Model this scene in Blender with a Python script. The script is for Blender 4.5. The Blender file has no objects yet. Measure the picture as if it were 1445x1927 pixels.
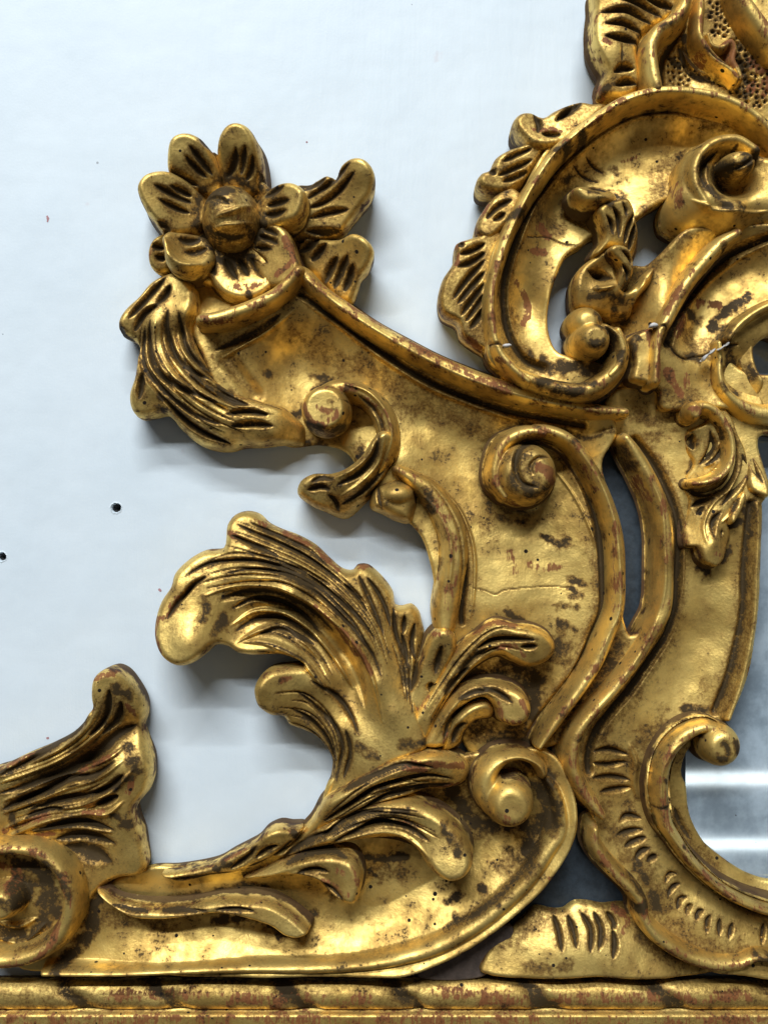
import bpy, math, random
import numpy as np

# ------------------------------------------------------------------ scale and camera
S = 0.0004            # metres per photograph pixel, measured on the wall
D = 1875.0            # camera to wall, same unit (0.75 m)
CX, CY = 722.5, 963.5
ZS = 1.3              # depth of the carving per unit of the heights written below
scene = bpy.context.scene
col = scene.collection

cam_d = bpy.data.cameras.new('camera')
cam = bpy.data.objects.new('camera', cam_d)
col.objects.link(cam)
cam.location = (0, -D * S, 0)
cam.rotation_euler = (math.radians(90), 0, 0)
cam_d.sensor_fit = 'VERTICAL'
cam_d.sensor_height = 24.0
cam_d.lens = 12.0 / (CY / D)
cam_d.clip_start = 0.01
cam_d.clip_end = 50
scene.camera = cam

# ------------------------------------------------------------------ light: strip lamps of the room, even room light
world = bpy.data.worlds.new('World')
scene.world = world
world.use_nodes = True
bg = world.node_tree.nodes['Background']
bg.inputs['Color'].default_value = (0.92, 0.95, 1.0, 1)
bg.inputs['Strength'].default_value = 0.05

def strip_lamp(name, loc, length, width, power, colour):
    ld = bpy.data.lights.new(name, 'AREA')
    ld.shape = 'RECTANGLE'
    ld.size, ld.size_y = length, width
    ld.energy = power
    ld.color = colour
    lo = bpy.data.objects.new(name, ld)
    col.objects.link(lo)
    lo.location = loc
    # the lamp faces the frame
    import mathutils
    d = mathutils.Vector((loc[0], 0, 0)) - mathutils.Vector(loc)
    lo.rotation_euler = d.to_track_quat('-Z', 'Y').to_euler()
    return lo

COOL = (0.93, 0.97, 1.0)
WARM = (1.0, 0.95, 0.86)
strip_lamp('tube_lamp', (-1.0, -3.6, 2.9), 3.6, 0.11, 136, COOL)
strip_lamp('tube_lamp', (-1.0, -3.6, 4.9), 3.6, 0.11, 250, COOL)
strip_lamp('tube_lamp', (1.9, -2.0, -0.734), 2.3, 0.034, 1.0, WARM)
strip_lamp('tube_lamp', (1.9, -2.0, -0.915), 2.3, 0.028, 0.85, WARM)

vs = scene.view_settings
vs.view_transform = 'Standard'
vs.look = 'None'
vs.exposure = 0.16
vs.gamma = 1.0
vs.use_curve_mapping = False
scene.cycles.max_bounces = 5

# ------------------------------------------------------------------ node helpers
def new_mat(name):
    m = bpy.data.materials.new(name)
    m.use_nodes = True
    nt = m.node_tree
    return m, nt, nt.nodes, nt.links, nt.nodes['Principled BSDF']

def noise(N, L, coord, scale, detail=4, rough=0.55, dist=0.0, stretch=None):
    n = N.new('ShaderNodeTexNoise')
    n.inputs['Scale'].default_value = scale
    n.inputs['Detail'].default_value = detail
    n.inputs['Roughness'].default_value = rough
    n.inputs['Distortion'].default_value = dist
    if stretch:
        mp = N.new('ShaderNodeMapping')
        mp.inputs['Scale'].default_value = stretch
        L.new(coord, mp.inputs['Vector'])
        coord = mp.outputs['Vector']
    L.new(coord, n.inputs['Vector'])
    return n.outputs['Fac']

def math_n(N, L, op, a, b=None, c=None, clamp=False):
    n = N.new('ShaderNodeMath')
    n.operation = op
    n.use_clamp = clamp
    for i, v in enumerate((a, b, c)):
        if v is None:
            continue
        if isinstance(v, (int, float)):
            n.inputs[i].default_value = v
        else:
            L.new(v, n.inputs[i])
    return n.outputs[0]

def ramp(N, L, fac, lo, hi):
    n = N.new('ShaderNodeMapRange')
    n.interpolation_type = 'SMOOTHSTEP'
    n.inputs['From Min'].default_value = lo
    n.inputs['From Max'].default_value = hi
    L.new(fac, n.inputs['Value'])
    return n.outputs['Result']

def mix(N, L, fac, a, b):
    n = N.new('ShaderNodeMix')
    n.data_type = 'RGBA'
    if isinstance(fac, (int, float)):
        n.inputs['Factor'].default_value = fac
    else:
        L.new(fac, n.inputs['Factor'])
    for sock, v in ((n.inputs['A'], a), (n.inputs['B'], b)):
        if isinstance(v, tuple):
            sock.default_value = v + (1,)
        else:
            L.new(v, sock)
    return n.outputs['Result']

# ------------------------------------------------------------------ materials
def make_gold():
    m, nt, N, L, P = new_mat('worn_water_gilding')
    co = N.new('ShaderNodeNewGeometry').outputs['Position']
    def attr(name):
        a = N.new('ShaderNodeAttribute')
        a.attribute_name = name
        return a.outputs['Fac']
    dirt, bole, side = attr('dirt'), attr('bole'), attr('side')
    n_big = noise(N, L, co, 22, 2, 0.6)
    n_mid = noise(N, L, co, 85, 3, 0.65)
    n_fine = noise(N, L, co, 460, 3, 0.7)
    n_scr = noise(N, L, co, 520, 2, 0.6, 0.0, (1.0, 1.0, 0.16))
    # dark olive patina: carved veins and stains, with a ragged edge
    t = math_n(N, L, 'MULTIPLY', math_n(N, L, 'SUBTRACT', n_mid, 0.5), 1.3)
    t = math_n(N, L, 'MULTIPLY_ADD', math_n(N, L, 'SUBTRACT', n_fine, 0.5), 1.5, t)
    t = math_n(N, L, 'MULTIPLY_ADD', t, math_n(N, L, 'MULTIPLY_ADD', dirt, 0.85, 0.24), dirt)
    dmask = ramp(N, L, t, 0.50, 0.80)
    tone = math_n(N, L, 'MULTIPLY', ramp(N, L, t, 0.08, 0.58), 0.86)
    # free small losses of leaf showing the same patina
    p = math_n(N, L, 'MULTIPLY_ADD', n_fine, 0.9, n_mid)
    p = math_n(N, L, 'MULTIPLY_ADD', n_big, 0.35, p)
    patch = math_n(N, L, 'MULTIPLY', ramp(N, L, p, 1.25, 1.42), 0.85)
    # thin toned glaze left over the leaf
    g = math_n(N, L, 'MULTIPLY_ADD', n_big, 0.8, n_mid)
    glaze = math_n(N, L, 'MAXIMUM', tone, math_n(N, L, 'MULTIPLY', ramp(N, L, g, 0.72, 1.10), 0.62))
    # worm holes and specks
    v = N.new('ShaderNodeTexVoronoi')
    v.feature = 'F1'
    v.inputs['Scale'].default_value = 105
    v.inputs['Randomness'].default_value = 1.0
    L.new(co, v.inputs['Vector'])
    sc_ = N.new('ShaderNodeSeparateColor')
    L.new(v.outputs['Color'], sc_.inputs['Color'])
    rad = math_n(N, L, 'MULTIPLY', math_n(N, L, 'SUBTRACT', sc_.outputs[0], 0.52, clamp=True), 0.36)
    speck = math_n(N, L, 'LESS_THAN', v.outputs['Distance'], rad)
    # red bole showing through where the leaf is rubbed
    b = math_n(N, L, 'MULTIPLY_ADD', math_n(N, L, 'SUBTRACT', n_scr, 0.5), 1.2, bole)
    b = math_n(N, L, 'MULTIPLY_ADD', math_n(N, L, 'SUBTRACT', n_mid, 0.5), 1.5, b)
    bmask = math_n(N, L, 'MULTIPLY', ramp(N, L, b, 0.46, 0.70), 0.9)
    gold = mix(N, L, ramp(N, L, n_big, 0.35, 0.65), (0.95, 0.685, 0.215), (0.85, 0.575, 0.158))
    gold = mix(N, L, glaze, gold, (0.215, 0.108, 0.028))
    c = mix(N, L, bmask, gold, mix(N, L, n_fine, (0.285, 0.092, 0.032), (0.15, 0.05, 0.02)))
    c = mix(N, L, math_n(N, L, 'MAXIMUM', patch, 0.0), c, (0.050, 0.030, 0.012))
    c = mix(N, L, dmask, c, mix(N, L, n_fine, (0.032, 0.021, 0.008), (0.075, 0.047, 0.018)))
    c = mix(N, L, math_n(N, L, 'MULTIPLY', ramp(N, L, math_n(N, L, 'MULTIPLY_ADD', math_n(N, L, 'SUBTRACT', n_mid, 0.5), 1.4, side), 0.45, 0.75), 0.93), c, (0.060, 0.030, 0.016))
    c = mix(N, L, speck, c, (0.018, 0.012, 0.008))
    L.new(c, P.inputs['Base Color'])
    dull = math_n(N, L, 'MAXIMUM', dmask, math_n(N, L, 'MULTIPLY', bmask, 0.85))
    dull = math_n(N, L, 'MAXIMUM', dull, speck)
    dull = math_n(N, L, 'MAXIMUM', dull, patch)
    dull = math_n(N, L, 'MAXIMUM', dull, math_n(N, L, 'MULTIPLY', glaze, 0.22))
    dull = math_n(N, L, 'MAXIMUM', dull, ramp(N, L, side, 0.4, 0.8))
    L.new(math_n(N, L, 'MULTIPLY_ADD', dull, -0.86, 0.86), P.inputs['Metallic'])
    r = math_n(N, L, 'MULTIPLY_ADD', n_mid, 0.26, 0.37)
    r = math_n(N, L, 'MULTIPLY_ADD', dull, 0.22, r)
    L.new(r, P.inputs['Roughness'])
    L.new(math_n(N, L, 'MULTIPLY_ADD', dull, -0.12, 0.32), P.inputs['Specular IOR Level'])
    # relief: leaf unevenness, gesso grain, edges of the lost leaf
    h = math_n(N, L, 'MULTIPLY', n_mid, 0.15)
    h = math_n(N, L, 'MULTIPLY_ADD', n_fine, 0.28, h)
    h = math_n(N, L, 'MULTIPLY_ADD', n_scr, 0.10, h)
    bp = N.new('ShaderNodeBump')
    bp.inputs['Strength'].default_value = 0.55
    bp.inputs['Distance'].default_value = 0.0016
    L.new(h, bp.inputs['Height'])
    L.new(bp.outputs['Normal'], P.inputs['Normal'])
    return m

def make_wall_mat():
    m, nt, N, L, P = new_mat('painted_wall')
    co = N.new('ShaderNodeNewGeometry').outputs['Position']
    brush = noise(N, L, co, 120, 4, 0.6, 0.2, (1.0, 1.0, 0.12))
    lump = noise(N, L, co, 14, 3, 0.5)
    fine = noise(N, L, co, 600, 2, 0.5)
    c = mix(N, L, ramp(N, L, lump, 0.3, 0.75), (0.74, 0.825, 0.88), (0.70, 0.79, 0.85))
    # faint rosy rub marks and specks
    rose = ramp(N, L, noise(N, L, co, 37, 3, 0.5), 0.735, 0.80)
    c = mix(N, L, math_n(N, L, 'MULTIPLY', rose, 0.35), c, (0.62, 0.45, 0.45))
    v = N.new('ShaderNodeTexVoronoi')
    v.inputs['Scale'].default_value = 42
    L.new(co, v.inputs['Vector'])
    s2 = N.new('ShaderNodeSeparateColor')
    L.new(v.outputs['Color'], s2.inputs['Color'])
    rad = math_n(N, L, 'MULTIPLY', math_n(N, L, 'SUBTRACT', s2.outputs[0], 0.80, clamp=True), 0.24)
    dot = math_n(N, L, 'LESS_THAN', v.outputs['Distance'], rad)
    c = mix(N, L, math_n(N, L, 'MULTIPLY', dot, 0.7), c, (0.25, 0.26, 0.28))
    L.new(c, P.inputs['Base Color'])
    P.inputs['Roughness'].default_value = 0.55
    h = math_n(N, L, 'MULTIPLY_ADD', lump, 1.2, math_n(N, L, 'MULTIPLY', brush, 0.22))
    h = math_n(N, L, 'MULTIPLY_ADD', fine, 0.05, h)
    h = math_n(N, L, 'MULTIPLY_ADD', dot, -0.4, h)
    bp = N.new('ShaderNodeBump')
    bp.inputs['Strength'].default_value = 0.7
    bp.inputs['Distance'].default_value = 0.0022
    L.new(h, bp.inputs['Height'])
    L.new(bp.outputs['Normal'], P.inputs['Normal'])
    return m

def make_mirror_mat():
    m, nt, N, L, P = new_mat('foxed_mirror_glass')
    co = N.new('ShaderNodeNewGeometry').outputs['Position']
    cloud = noise(N, L, co, 18, 5, 0.6)
    fine = noise(N, L, co, 160, 4, 0.6)
    fox = math_n(N, L, 'MULTIPLY_ADD', fine, 0.5, cloud)
    c = mix(N, L, ramp(N, L, cloud, 0.35, 0.7), (0.46, 0.58, 0.68), (0.60, 0.72, 0.81))
    v = N.new('ShaderNodeTexVoronoi')
    v.inputs['Scale'].default_value = 75
    L.new(co, v.inputs['Vector'])
    s2 = N.new('ShaderNodeSeparateColor')
    L.new(v.outputs['Color'], s2.inputs['Color'])
    rad = math_n(N, L, 'MULTIPLY', math_n(N, L, 'SUBTRACT', s2.outputs[0], 0.70, clamp=True), 0.55)
    dd = math_n(N, L, 'MULTIPLY_ADD', math_n(N, L, 'SUBTRACT', fine, 0.5), 0.25, v.outputs['Distance'])
    dot = math_n(N, L, 'LESS_THAN', dd, rad)
    c = mix(N, L, math_n(N, L, 'MULTIPLY', dot, 0.8), c, (0.10, 0.11, 0.13))
    L.new(c, P.inputs['Base Color'])
    L.new(math_n(N, L, 'MULTIPLY_ADD', ramp(N, L, fox, 0.50, 0.95), -0.30, 0.54), P.inputs['Metallic'])
    P.inputs['Specular IOR Level'].default_value = 0.8
    P.inputs['Roughness'].default_value = 0.05
    return m

def plain_mat(name, colour, rough):
    m, nt, N, L, P = new_mat(name)
    co = N.new('ShaderNodeNewGeometry').outputs['Position']
    n = noise(N, L, co, 150, 5, 0.65)
    d = tuple(x * 0.6 for x in colour)
    L.new(mix(N, L, ramp(N, L, n, 0.35, 0.7), colour, d), P.inputs['Base Color'])
    P.inputs['Roughness'].default_value = rough
    bp = N.new('ShaderNodeBump')
    bp.inputs['Strength'].default_value = 0.4
    bp.inputs['Distance'].default_value = 0.001
    L.new(n, bp.inputs['Height'])
    L.new(bp.outputs['Normal'], P.inputs['Normal'])
    return m

GOLD = make_gold()
WALL = make_wall_mat()
MIRROR = make_mirror_mat()
GESSO = plain_mat('chipped_white_gesso', (0.62, 0.60, 0.57), 0.7)
WOOD = plain_mat('bare_old_wood', (0.13, 0.095, 0.075), 0.75)
OPENING_SHADE = plain_mat('opening_shade_dark', (0.055, 0.075, 0.095), 0.5)  # shade of the pierced openings, put in as a dark colour
DARK = plain_mat('drill_hole_plaster', (0.10, 0.10, 0.10), 0.9)

# ------------------------------------------------------------------ carving toolkit
# Points are written in the pixels of enlarged views of the photograph: key -> (x0, y0, scale)
VIEW = {'': (0, 0, 1), 'A': (180, 210, 2.58), 'B': (180, 580, 2.58), 'C': (260, 930, 2.58), 'D': (0, 1230, 2.58),
        'E': (820, 0, 2.312), 'F': (820, 350, 2.312), 'G': (545, 680, 2.312), 'H': (820, 680, 2.312),
        'I': (820, 1100, 2.312), 'J': (460, 1100, 2.312), 'K': (0, 1457, 2.312), 'L': (420, 1457, 2.312),
        'M': (820, 1457, 2.312), 'N': (1185, 0, 5.558), 'O': (1185, 600, 5.558), 'P': (1185, 760, 5.558),
        'Q': (1060, 320, 4.819), 'R': (1280, 1380, 6.424)}

def pts(spec):
    """'A 12,40 30,50,w,h | B 1,2' -> list of (x, y, w|None, h|None) in photograph pixels"""
    out = []
    for chunk in spec.split('|'):
        tok = chunk.split()
        if not tok:
            continue
        key = ''
        if tok[0] in VIEW:
            key = tok[0]
            tok = tok[1:]
        x0, y0, s = VIEW[key]
        for t in tok:
            v = t.split(',')
            out.append((x0 + float(v[0]) / s, y0 + float(v[1]) / s,
                        float(v[2]) if len(v) > 2 and v[2] else None,
                        float(v[3]) if len(v) > 3 and v[3] else None))
    return out

def fill_vals(vals, default):
    n = len(vals)
    known = [(i, v) for i, v in enumerate(vals) if v is not None]
    if not known:
        return [default] * n
    return list(np.interp(range(n), [k for k, _ in known], [v for _, v in known]))

def catmull(P, closed, step):
    P = np.asarray(P, float)
    n = len(P)
    if n == 2 and not closed:
        m = max(2, int(np.hypot(*(P[1, :2] - P[0, :2])) / step))
        t = np.linspace(0, 1, m + 1)[:, None]
        return P[0] * (1 - t) + P[1] * t
    out = []
    for i in range(n if closed else n - 1):
        if closed:
            p0, p1, p2, p3 = P[i - 1], P[i], P[(i + 1) % n], P[(i + 2) % n]
        else:
            p1, p2 = P[i], P[i + 1]
            p0 = P[i - 1] if i > 0 else 2 * p1 - p2
            p3 = P[i + 2] if i + 2 < n else 2 * p2 - p1
        m = max(2, int(np.hypot(*(p2[:2] - p1[:2])) / step))
        # centripetal parameters keep tight corners free of loops
        d01 = max(np.hypot(*(p1[:2] - p0[:2])), 1e-3) ** 0.5
        d12 = max(np.hypot(*(p2[:2] - p1[:2])), 1e-3) ** 0.5
        d23 = max(np.hypot(*(p3[:2] - p2[:2])), 1e-3) ** 0.5
        m1 = (p1 - p0) / d01 - (p2 - p0) / (d01 + d12) + (p2 - p1) / d12
        m2 = (p2 - p1) / d12 - (p3 - p1) / (d12 + d23) + (p3 - p2) / d23
        m1, m2 = m1 * d12, m2 * d12
        t = np.linspace(0, 1, m, endpoint=False)[:, None]
        out.append((2 * t**3 - 3 * t**2 + 1) * p1 + (t**3 - 2 * t**2 + t) * m1 + (-2 * t**3 + 3 * t**2) * p2 + (t**3 - t**2) * m2)
    if not closed:
        out.append(P[-1:])
    return np.vstack(out)

_rng = np.random.RandomState(7)
_lat = _rng.rand(128, 128)
def vnoise(x, y, scale):
    x, y = x / scale, y / scale
    xi, yi = np.floor(x).astype(int), np.floor(y).astype(int)
    fx, fy = x - xi, y - yi
    fx, fy = fx * fx * (3 - 2 * fx), fy * fy * (3 - 2 * fy)
    g = lambda a, b: _lat[a % 128, b % 128]
    return ((g(xi, yi) * (1 - fx) + g(xi + 1, yi) * fx) * (1 - fy) + (g(xi, yi + 1) * (1 - fx) + g(xi + 1, yi + 1) * fx) * fy) - 0.5

FRAME = None
CELL = 2.0
LIFT = 30.0            # the crown of the crest stands this much thicker than the wing
CREST_NAMES = ('crest_panel', 'inner_arch_panel', 'finial_panel', 'crest_moulding', 'crest_foot_scroll', 'inner_arch_rib', 'edging_leaf', 'crest_volute',
               'bud', 'leaf_stem', 'scroll_ball', 'stub_block', 'shell_finial', 'finial_scroll', 'finial_ribbon', 'finial_roll')

class Part:
    """One carved piece: a height field over its own outline, closed by side walls down to its back."""
    def __init__(self, name, outline=None, h=60, zb=8, er=10, drop=None, zref=None, holes=(), margin=0, parent=None,
                 box=None, mat=None, label=None, rough=1.0, tone=0.10):
        self.lift = 0.0
        self.name, self.zb, self.parent, self.mat, self.label = name, zb, parent, mat, label
        self.zref = zref if zref is not None else h
        polys = []
        self.poly = None
        if outline:
            self.poly = catmull([p[:2] for p in pts(outline)], True, 6)
            x0, y0 = self.poly.min(0) - margin - 8
            x1, y1 = self.poly.max(0) + margin + 8
        if box:
            bx = box
            if outline:
                x0, y0, x1, y1 = min(x0, bx[0]), min(y0, bx[1]), max(x1, bx[2]), max(y1, bx[3])
            else:
                x0, y0, x1, y1 = bx
        c = CELL
        self.xs = np.arange(math.floor(x0 / c) * c, x1 + c, c)
        self.ys = np.arange(math.floor(y0 / c) * c, y1 + c, c)
        self.X, self.Y = np.meshgrid(self.xs, self.ys)
        sh = self.X.shape
        self.f = np.full(sh, 1e3)
        self.H = np.full(sh, float(zb))
        self.dirt = np.full(sh, float(tone))
        self.bole = np.zeros(sh)
        self.side = np.zeros(sh)
        self.rough = rough
        self.h0, self.er, self.drop = h, er, drop
        if outline:
            self.f = self.poly_sdf(self.poly)
            for ho in holes:
                hp = catmull([p[:2] for p in pts(ho)], True, 6)
                self.f = np.maximum(self.f, -self.poly_sdf(hp))
            self.H[:] = h

    # -------- fields
    def poly_sdf(self, poly):
        X, Y = self.X, self.Y
        best = np.full(X.shape, 1e12)
        ins = np.zeros(X.shape, bool)
        n = len(poly)
        for i in range(n):
            ax, ay = poly[i]
            bx, by = poly[(i + 1) % n]
            dx, dy = bx - ax, by - ay
            l2 = dx * dx + dy * dy + 1e-9
            t = np.clip(((X - ax) * dx + (Y - ay) * dy) / l2, 0, 1)
            np.minimum(best, (X - ax - t * dx) ** 2 + (Y - ay - t * dy) ** 2, out=best)
            if ay != by:
                rows = (self.ys >= min(ay, by)) & (self.ys < max(ay, by))
                if rows.any():
                    xc = ax + (self.ys[rows] - ay) * dx / dy
                    ins[rows] ^= self.xs[None, :] < xc[:, None]
        d = np.sqrt(best)
        return np.where(ins, -d, d)

    def stroke(self, spec, w, h=0.0, pad=1.0, extra=0.0):
        """distance to a curve, position along it and its width / height there, inside a window"""
        P = pts(spec) if isinstance(spec, str) else spec
        ws = fill_vals([p[2] for p in P], w)
        hs = fill_vals([p[3] for p in P], h)
        C = catmull([(p[0], p[1], a, b) for p, a, b in zip(P, ws, hs)], False, 5)
        m = max(ws) * pad + extra + 4
        i0, i1 = np.searchsorted(self.ys, [C[:, 1].min() - m, C[:, 1].max() + m])
        j0, j1 = np.searchsorted(self.xs, [C[:, 0].min() - m, C[:, 0].max() + m])
        if i1 <= i0 or j1 <= j0:
            return None
        sl = (slice(i0, i1), slice(j0, j1))
        X, Y = self.X[sl], self.Y[sl]
        best = np.full(X.shape, 1e12)
        W = np.full(X.shape, float(w))
        Hh = np.full(X.shape, float(h))
        T = np.zeros(X.shape)
        seg = np.hypot(np.diff(C[:, 0]), np.diff(C[:, 1]))
        acc = np.concatenate([[0], np.cumsum(seg)])
        tot = max(acc[-1], 1e-6)
        for k in range(len(C) - 1):
            a, b = C[k], C[k + 1]
            dx, dy = b[0] - a[0], b[1] - a[1]
            l2 = dx * dx + dy * dy + 1e-9
            t = np.clip(((X - a[0]) * dx + (Y - a[1]) * dy) / l2, 0, 1)
            d2 = (X - a[0] - t * dx) ** 2 + (Y - a[1] - t * dy) ** 2
            # compare relative to the width so that thick stretches win over thin ones
            u = d2 < best
            best = np.where(u, d2, best)
            W = np.where(u, a[2] + t * (b[2] - a[2]), W)
            Hh = np.where(u, a[3] + t * (b[3] - a[3]), Hh)
            T = np.where(u, (acc[k] + t * seg[k]) / tot, T)
        return sl, np.sqrt(best), W, Hh, T

    # -------- carving operations
    def relief(self, spec, gain=1.35):
        """base heights through given points (thin plate): 'x,y,h ...'"""
        P = pts(spec)
        Q = np.array([(p[0], p[1]) for p in P]) / 100.0
        v = np.array([p[2] for p in P])
        v = np.maximum(v.max() - (v.max() - v) * gain, self.zb + 5)
        n = len(P)
        d = np.hypot(Q[:, None, 0] - Q[None, :, 0], Q[:, None, 1] - Q[None, :, 1])
        K = np.where(d > 0, d * d * np.log(d + 1e-12), 0) + np.eye(n) * 0.02
        A = np.zeros((n + 3, n + 3))
        A[:n, :n] = K
        A[:n, n] = A[n, :n] = 1
        A[:n, n + 1:] = Q
        A[n + 1:, :n] = Q.T
        s = np.linalg.lstsq(A, np.concatenate([v, [0, 0, 0]]), rcond=1e-9)[0]
        X, Y = self.X / 100.0, self.Y / 100.0
        z = s[n] + s[n + 1] * X + s[n + 2] * Y
        for i in range(n):
            r = np.hypot(X - Q[i, 0], Y - Q[i, 1])
            z += s[i] * np.where(r > 0, r * r * np.log(r + 1e-12), 0)
        self.H = np.clip(z, v.min() - 8, v.max() + 8)
        return self

    def edge(self, er=None, drop=None):
        """rounded outer edge"""
        er = er if er is not None else self.er
        drop = drop if drop is not None else (self.drop if self.drop is not None else er * 0.9)
        q = np.clip(-self.f / er, 0, 1)
        self.bole = np.maximum(self.bole, 0.44 * np.clip(1 + self.f / 13.0, 0, 1))
        self.H = self.H - drop * (1 - np.sqrt(np.clip(1 - (1 - q) ** 2, 0, 1)))
        return self

    def tube(self, spec, w=16, h=70, hb=None, foot=False, k=4.0, power=2.0, cap=True):
        """rounded roll along a curve; h is the top height"""
        r = self.stroke(spec, w, h)
        if r is None:
            return self
        sl, d, W, Hh, T = r
        q = np.clip(d / W, 0, 1)
        b = self.zb if hb is None else hb
        z = b + (Hh - b) * (np.clip(1 - q ** power, 0, 1)) ** 0.5
        if foot:
            new = self.f[sl] > d - W
            inside_old = self.f[sl] < 0
            self.H[sl] = np.where(inside_old, self.H[sl], np.minimum(self.H[sl], b) if self.poly is None else b)
            self.f[sl] = np.minimum(self.f[sl], d - W)
        z = np.where(d < W, z, -1e3)
        a = self.H[sl]
        mx = np.maximum(a, z)
        # soft seam
        dd = np.clip(k - np.abs(a - z), 0, None) / max(k, 1e-6)
        self.H[sl] = mx + np.where(d < W, dd * dd * k * 0.25, 0)
        return self

    def groove(self, spec, w=5, d=6, dirt=1.0, taper=True, lip=0.0):
        for s in (spec.split(';') if isinstance(spec, str) else [spec]):
            r = self.stroke(s, w, 0, pad=2, extra=16)
            if r is None:
                continue
            sl, dist, W, _, T = r
            if taper:
                W = W * np.clip(np.sqrt(np.clip(np.sin(np.pi * np.clip(T, 0, 1)), 0, 1)) * 1.05, 0.12, 1.0)
            q = np.clip(dist / W, 0, 1)
            dep = d * np.minimum(W / max(w, 1e-6), 1.0)
            self.H[sl] -= dep * (1 - q * q) ** 1.0 * (1 - q)**0.35
            if dirt:
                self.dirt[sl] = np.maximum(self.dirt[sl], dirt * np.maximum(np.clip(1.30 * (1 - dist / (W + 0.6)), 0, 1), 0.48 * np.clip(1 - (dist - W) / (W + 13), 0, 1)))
        return self

    def ridge(self, spec, w=8, a=5, bole=0.0, taper=True):
        for s in spec.split(';'):
            r = self.stroke(s, w, 0)
            if r is None:
                continue
            sl, dist, W, _, T = r
            if taper:
                W = W * np.clip(np.sqrt(np.clip(np.sin(np.pi * np.clip(T, 0, 1)), 0, 1)) * 1.05, 0.2, 1.0)
            q = np.clip(dist / W, 0, 1)
            self.H[sl] += a * (0.5 + 0.5 * np.cos(np.pi * q)) * np.minimum(W / w, 1)
            if bole:
                self.bole[sl] = np.maximum(self.bole[sl], bole * (1 - q))
        return self

    def hollow(self, spec, w=20, d=10):
        return self.ridge(spec, w, -d, 0, False)

    def stain(self, spec, w=10, s=0.8):
        for q_ in spec.split(';'):
            r = self.stroke(q_, w, 0, pad=1.6)
            if r is None:
                continue
            sl, dist, W, _, T = r
            X, Y = self.X[sl], self.Y[sl]
            v = 1.2 * (1 - dist / (1.45 * W)) + 0.75 * vnoise(X, Y, 13) + 0.5 * vnoise(X + 333, Y, 6)
            self.dirt[sl] = np.maximum(self.dirt[sl], s * np.clip(v, 0, 1) * (dist < 1.45 * W))
        return self

    def wear(self, spec, w=10, s=0.8):
        for q_ in spec.split(';'):
            r = self.stroke(q_, w, 0)
            if r is None:
                continue
            sl, dist, W, _, T = r
            self.bole[sl] = np.maximum(self.bole[sl], s * np.clip(1.4 * (1 - dist / W), 0, 1))
        return self

    def dome(self, spec, h, hb=None, flat=0.0, foot=False, k=4.0):
        """round boss: 'x,y,r' ; flat = share of the radius that stays level"""
        x, y, r, ry = pts(spec)[0]
        ry = ry or r
        b = self.zb if hb is None else hb
        q = np.hypot((self.X - x) / r, (self.Y - y) / ry)
        qq = np.clip((q - flat) / (1 - flat), 0, 1)
        z = np.where(q < 1, b + (h - b) * np.sqrt(np.clip(1 - qq * qq, 0, 1)), -1e3)
        if foot:
            g = (q - 1) * min(r, ry)
            out = self.f > 0
            self.H = np.where(out, b, self.H)
            self.f = np.minimum(self.f, g)
        a = self.H
        dd = np.clip(k - np.abs(a - z), 0, None) / k
        self.H = np.maximum(a, z) + np.where(q < 1, dd * dd * k * 0.25, 0)
        return self

    def bowl(self, spec, d, s=0.0):
        x, y, r, ry = pts(spec)[0]
        ry = ry or r
        q = np.clip(np.hypot((self.X - x) / r, (self.Y - y) / ry), 0, 1)
        self.H -= d * (0.5 + 0.5 * np.cos(np.pi * q))
        if s:
            self.dirt = np.maximum(self.dirt, s * np.clip(1.6 * (1 - q), 0, 1))
        return self

    def fan(self, a, b, n, w=4, d=4, dirt=0.9, t0=0.0, t1=1.0, jitter=0.06):
        """n gouge cuts spread between two guide curves"""
        A = catmull([(p[0], p[1]) for p in pts(a)], False, 4)
        B = catmull([(p[0], p[1]) for p in pts(b)], False, 4)
        m = 14
        ia = np.linspace(0, len(A) - 1, m)
        ib = np.linspace(0, len(B) - 1, m)
        A = np.stack([np.interp(ia, range(len(A)), A[:, k]) for k in (0, 1)], 1)
        B = np.stack([np.interp(ib, range(len(B)), B[:, k]) for k in (0, 1)], 1)
        for i in range(n):
            t = (i / (n - 1) if n > 1 else 0.5) + _rng.uniform(-1, 1) * jitter / max(n, 1)
            s0 = int(round(m * (t0 + _rng.uniform(0, 0.12))))
            s1 = int(round(m * (t1 - _rng.uniform(0, 0.12))))
            C = (A * (1 - t) + B * t)[max(s0, 0):max(s1, s0 + 3)]
            ww = w * _rng.uniform(0.75, 1.2)
            self.groove([(x, y, ww, None) for x, y in C], ww, d * _rng.uniform(0.8, 1.2), dirt)
        return self

    # -------- mesh
    def build(self):
        X, Y, f = self.X.copy(), self.Y.copy(), self.f
        H = self.H + self.rough * (1.8 * vnoise(X, Y, 60) + 0.7 * vnoise(X + 900, Y, 17))
        H = np.maximum(H, self.zb + 1.5)
        mx, my = self.X.mean(), self.Y.mean()
        if self.name in CREST_NAMES or (self.name in ('leaf', 'gesso_chip') and mx > 900 and my < 690):
            H = H + LIFT
            if self.zb >= 20:
                self.zb += LIFT
            self.zref += LIFT
        ins = f < 0
        cell = ins[:-1, :-1] | ins[1:, :-1] | ins[:-1, 1:] | ins[1:, 1:]
        used = np.zeros_like(ins)
        used[:-1, :-1] |= cell; used[1:, :-1] |= cell; used[:-1, 1:] |= cell; used[1:, 1:] |= cell
        snap = used & ~ins
        gy, gx = np.gradient(f, CELL)
        g2 = np.maximum(np.hypot(gx, gy), 0.35)
        st = np.minimum(f / g2, 2.6)
        X = np.where(snap, X - gx / g2 * st, X)
        Y = np.where(snap, Y - gy / g2 * st, Y)
        idx = -np.ones(ins.shape, int)
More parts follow.
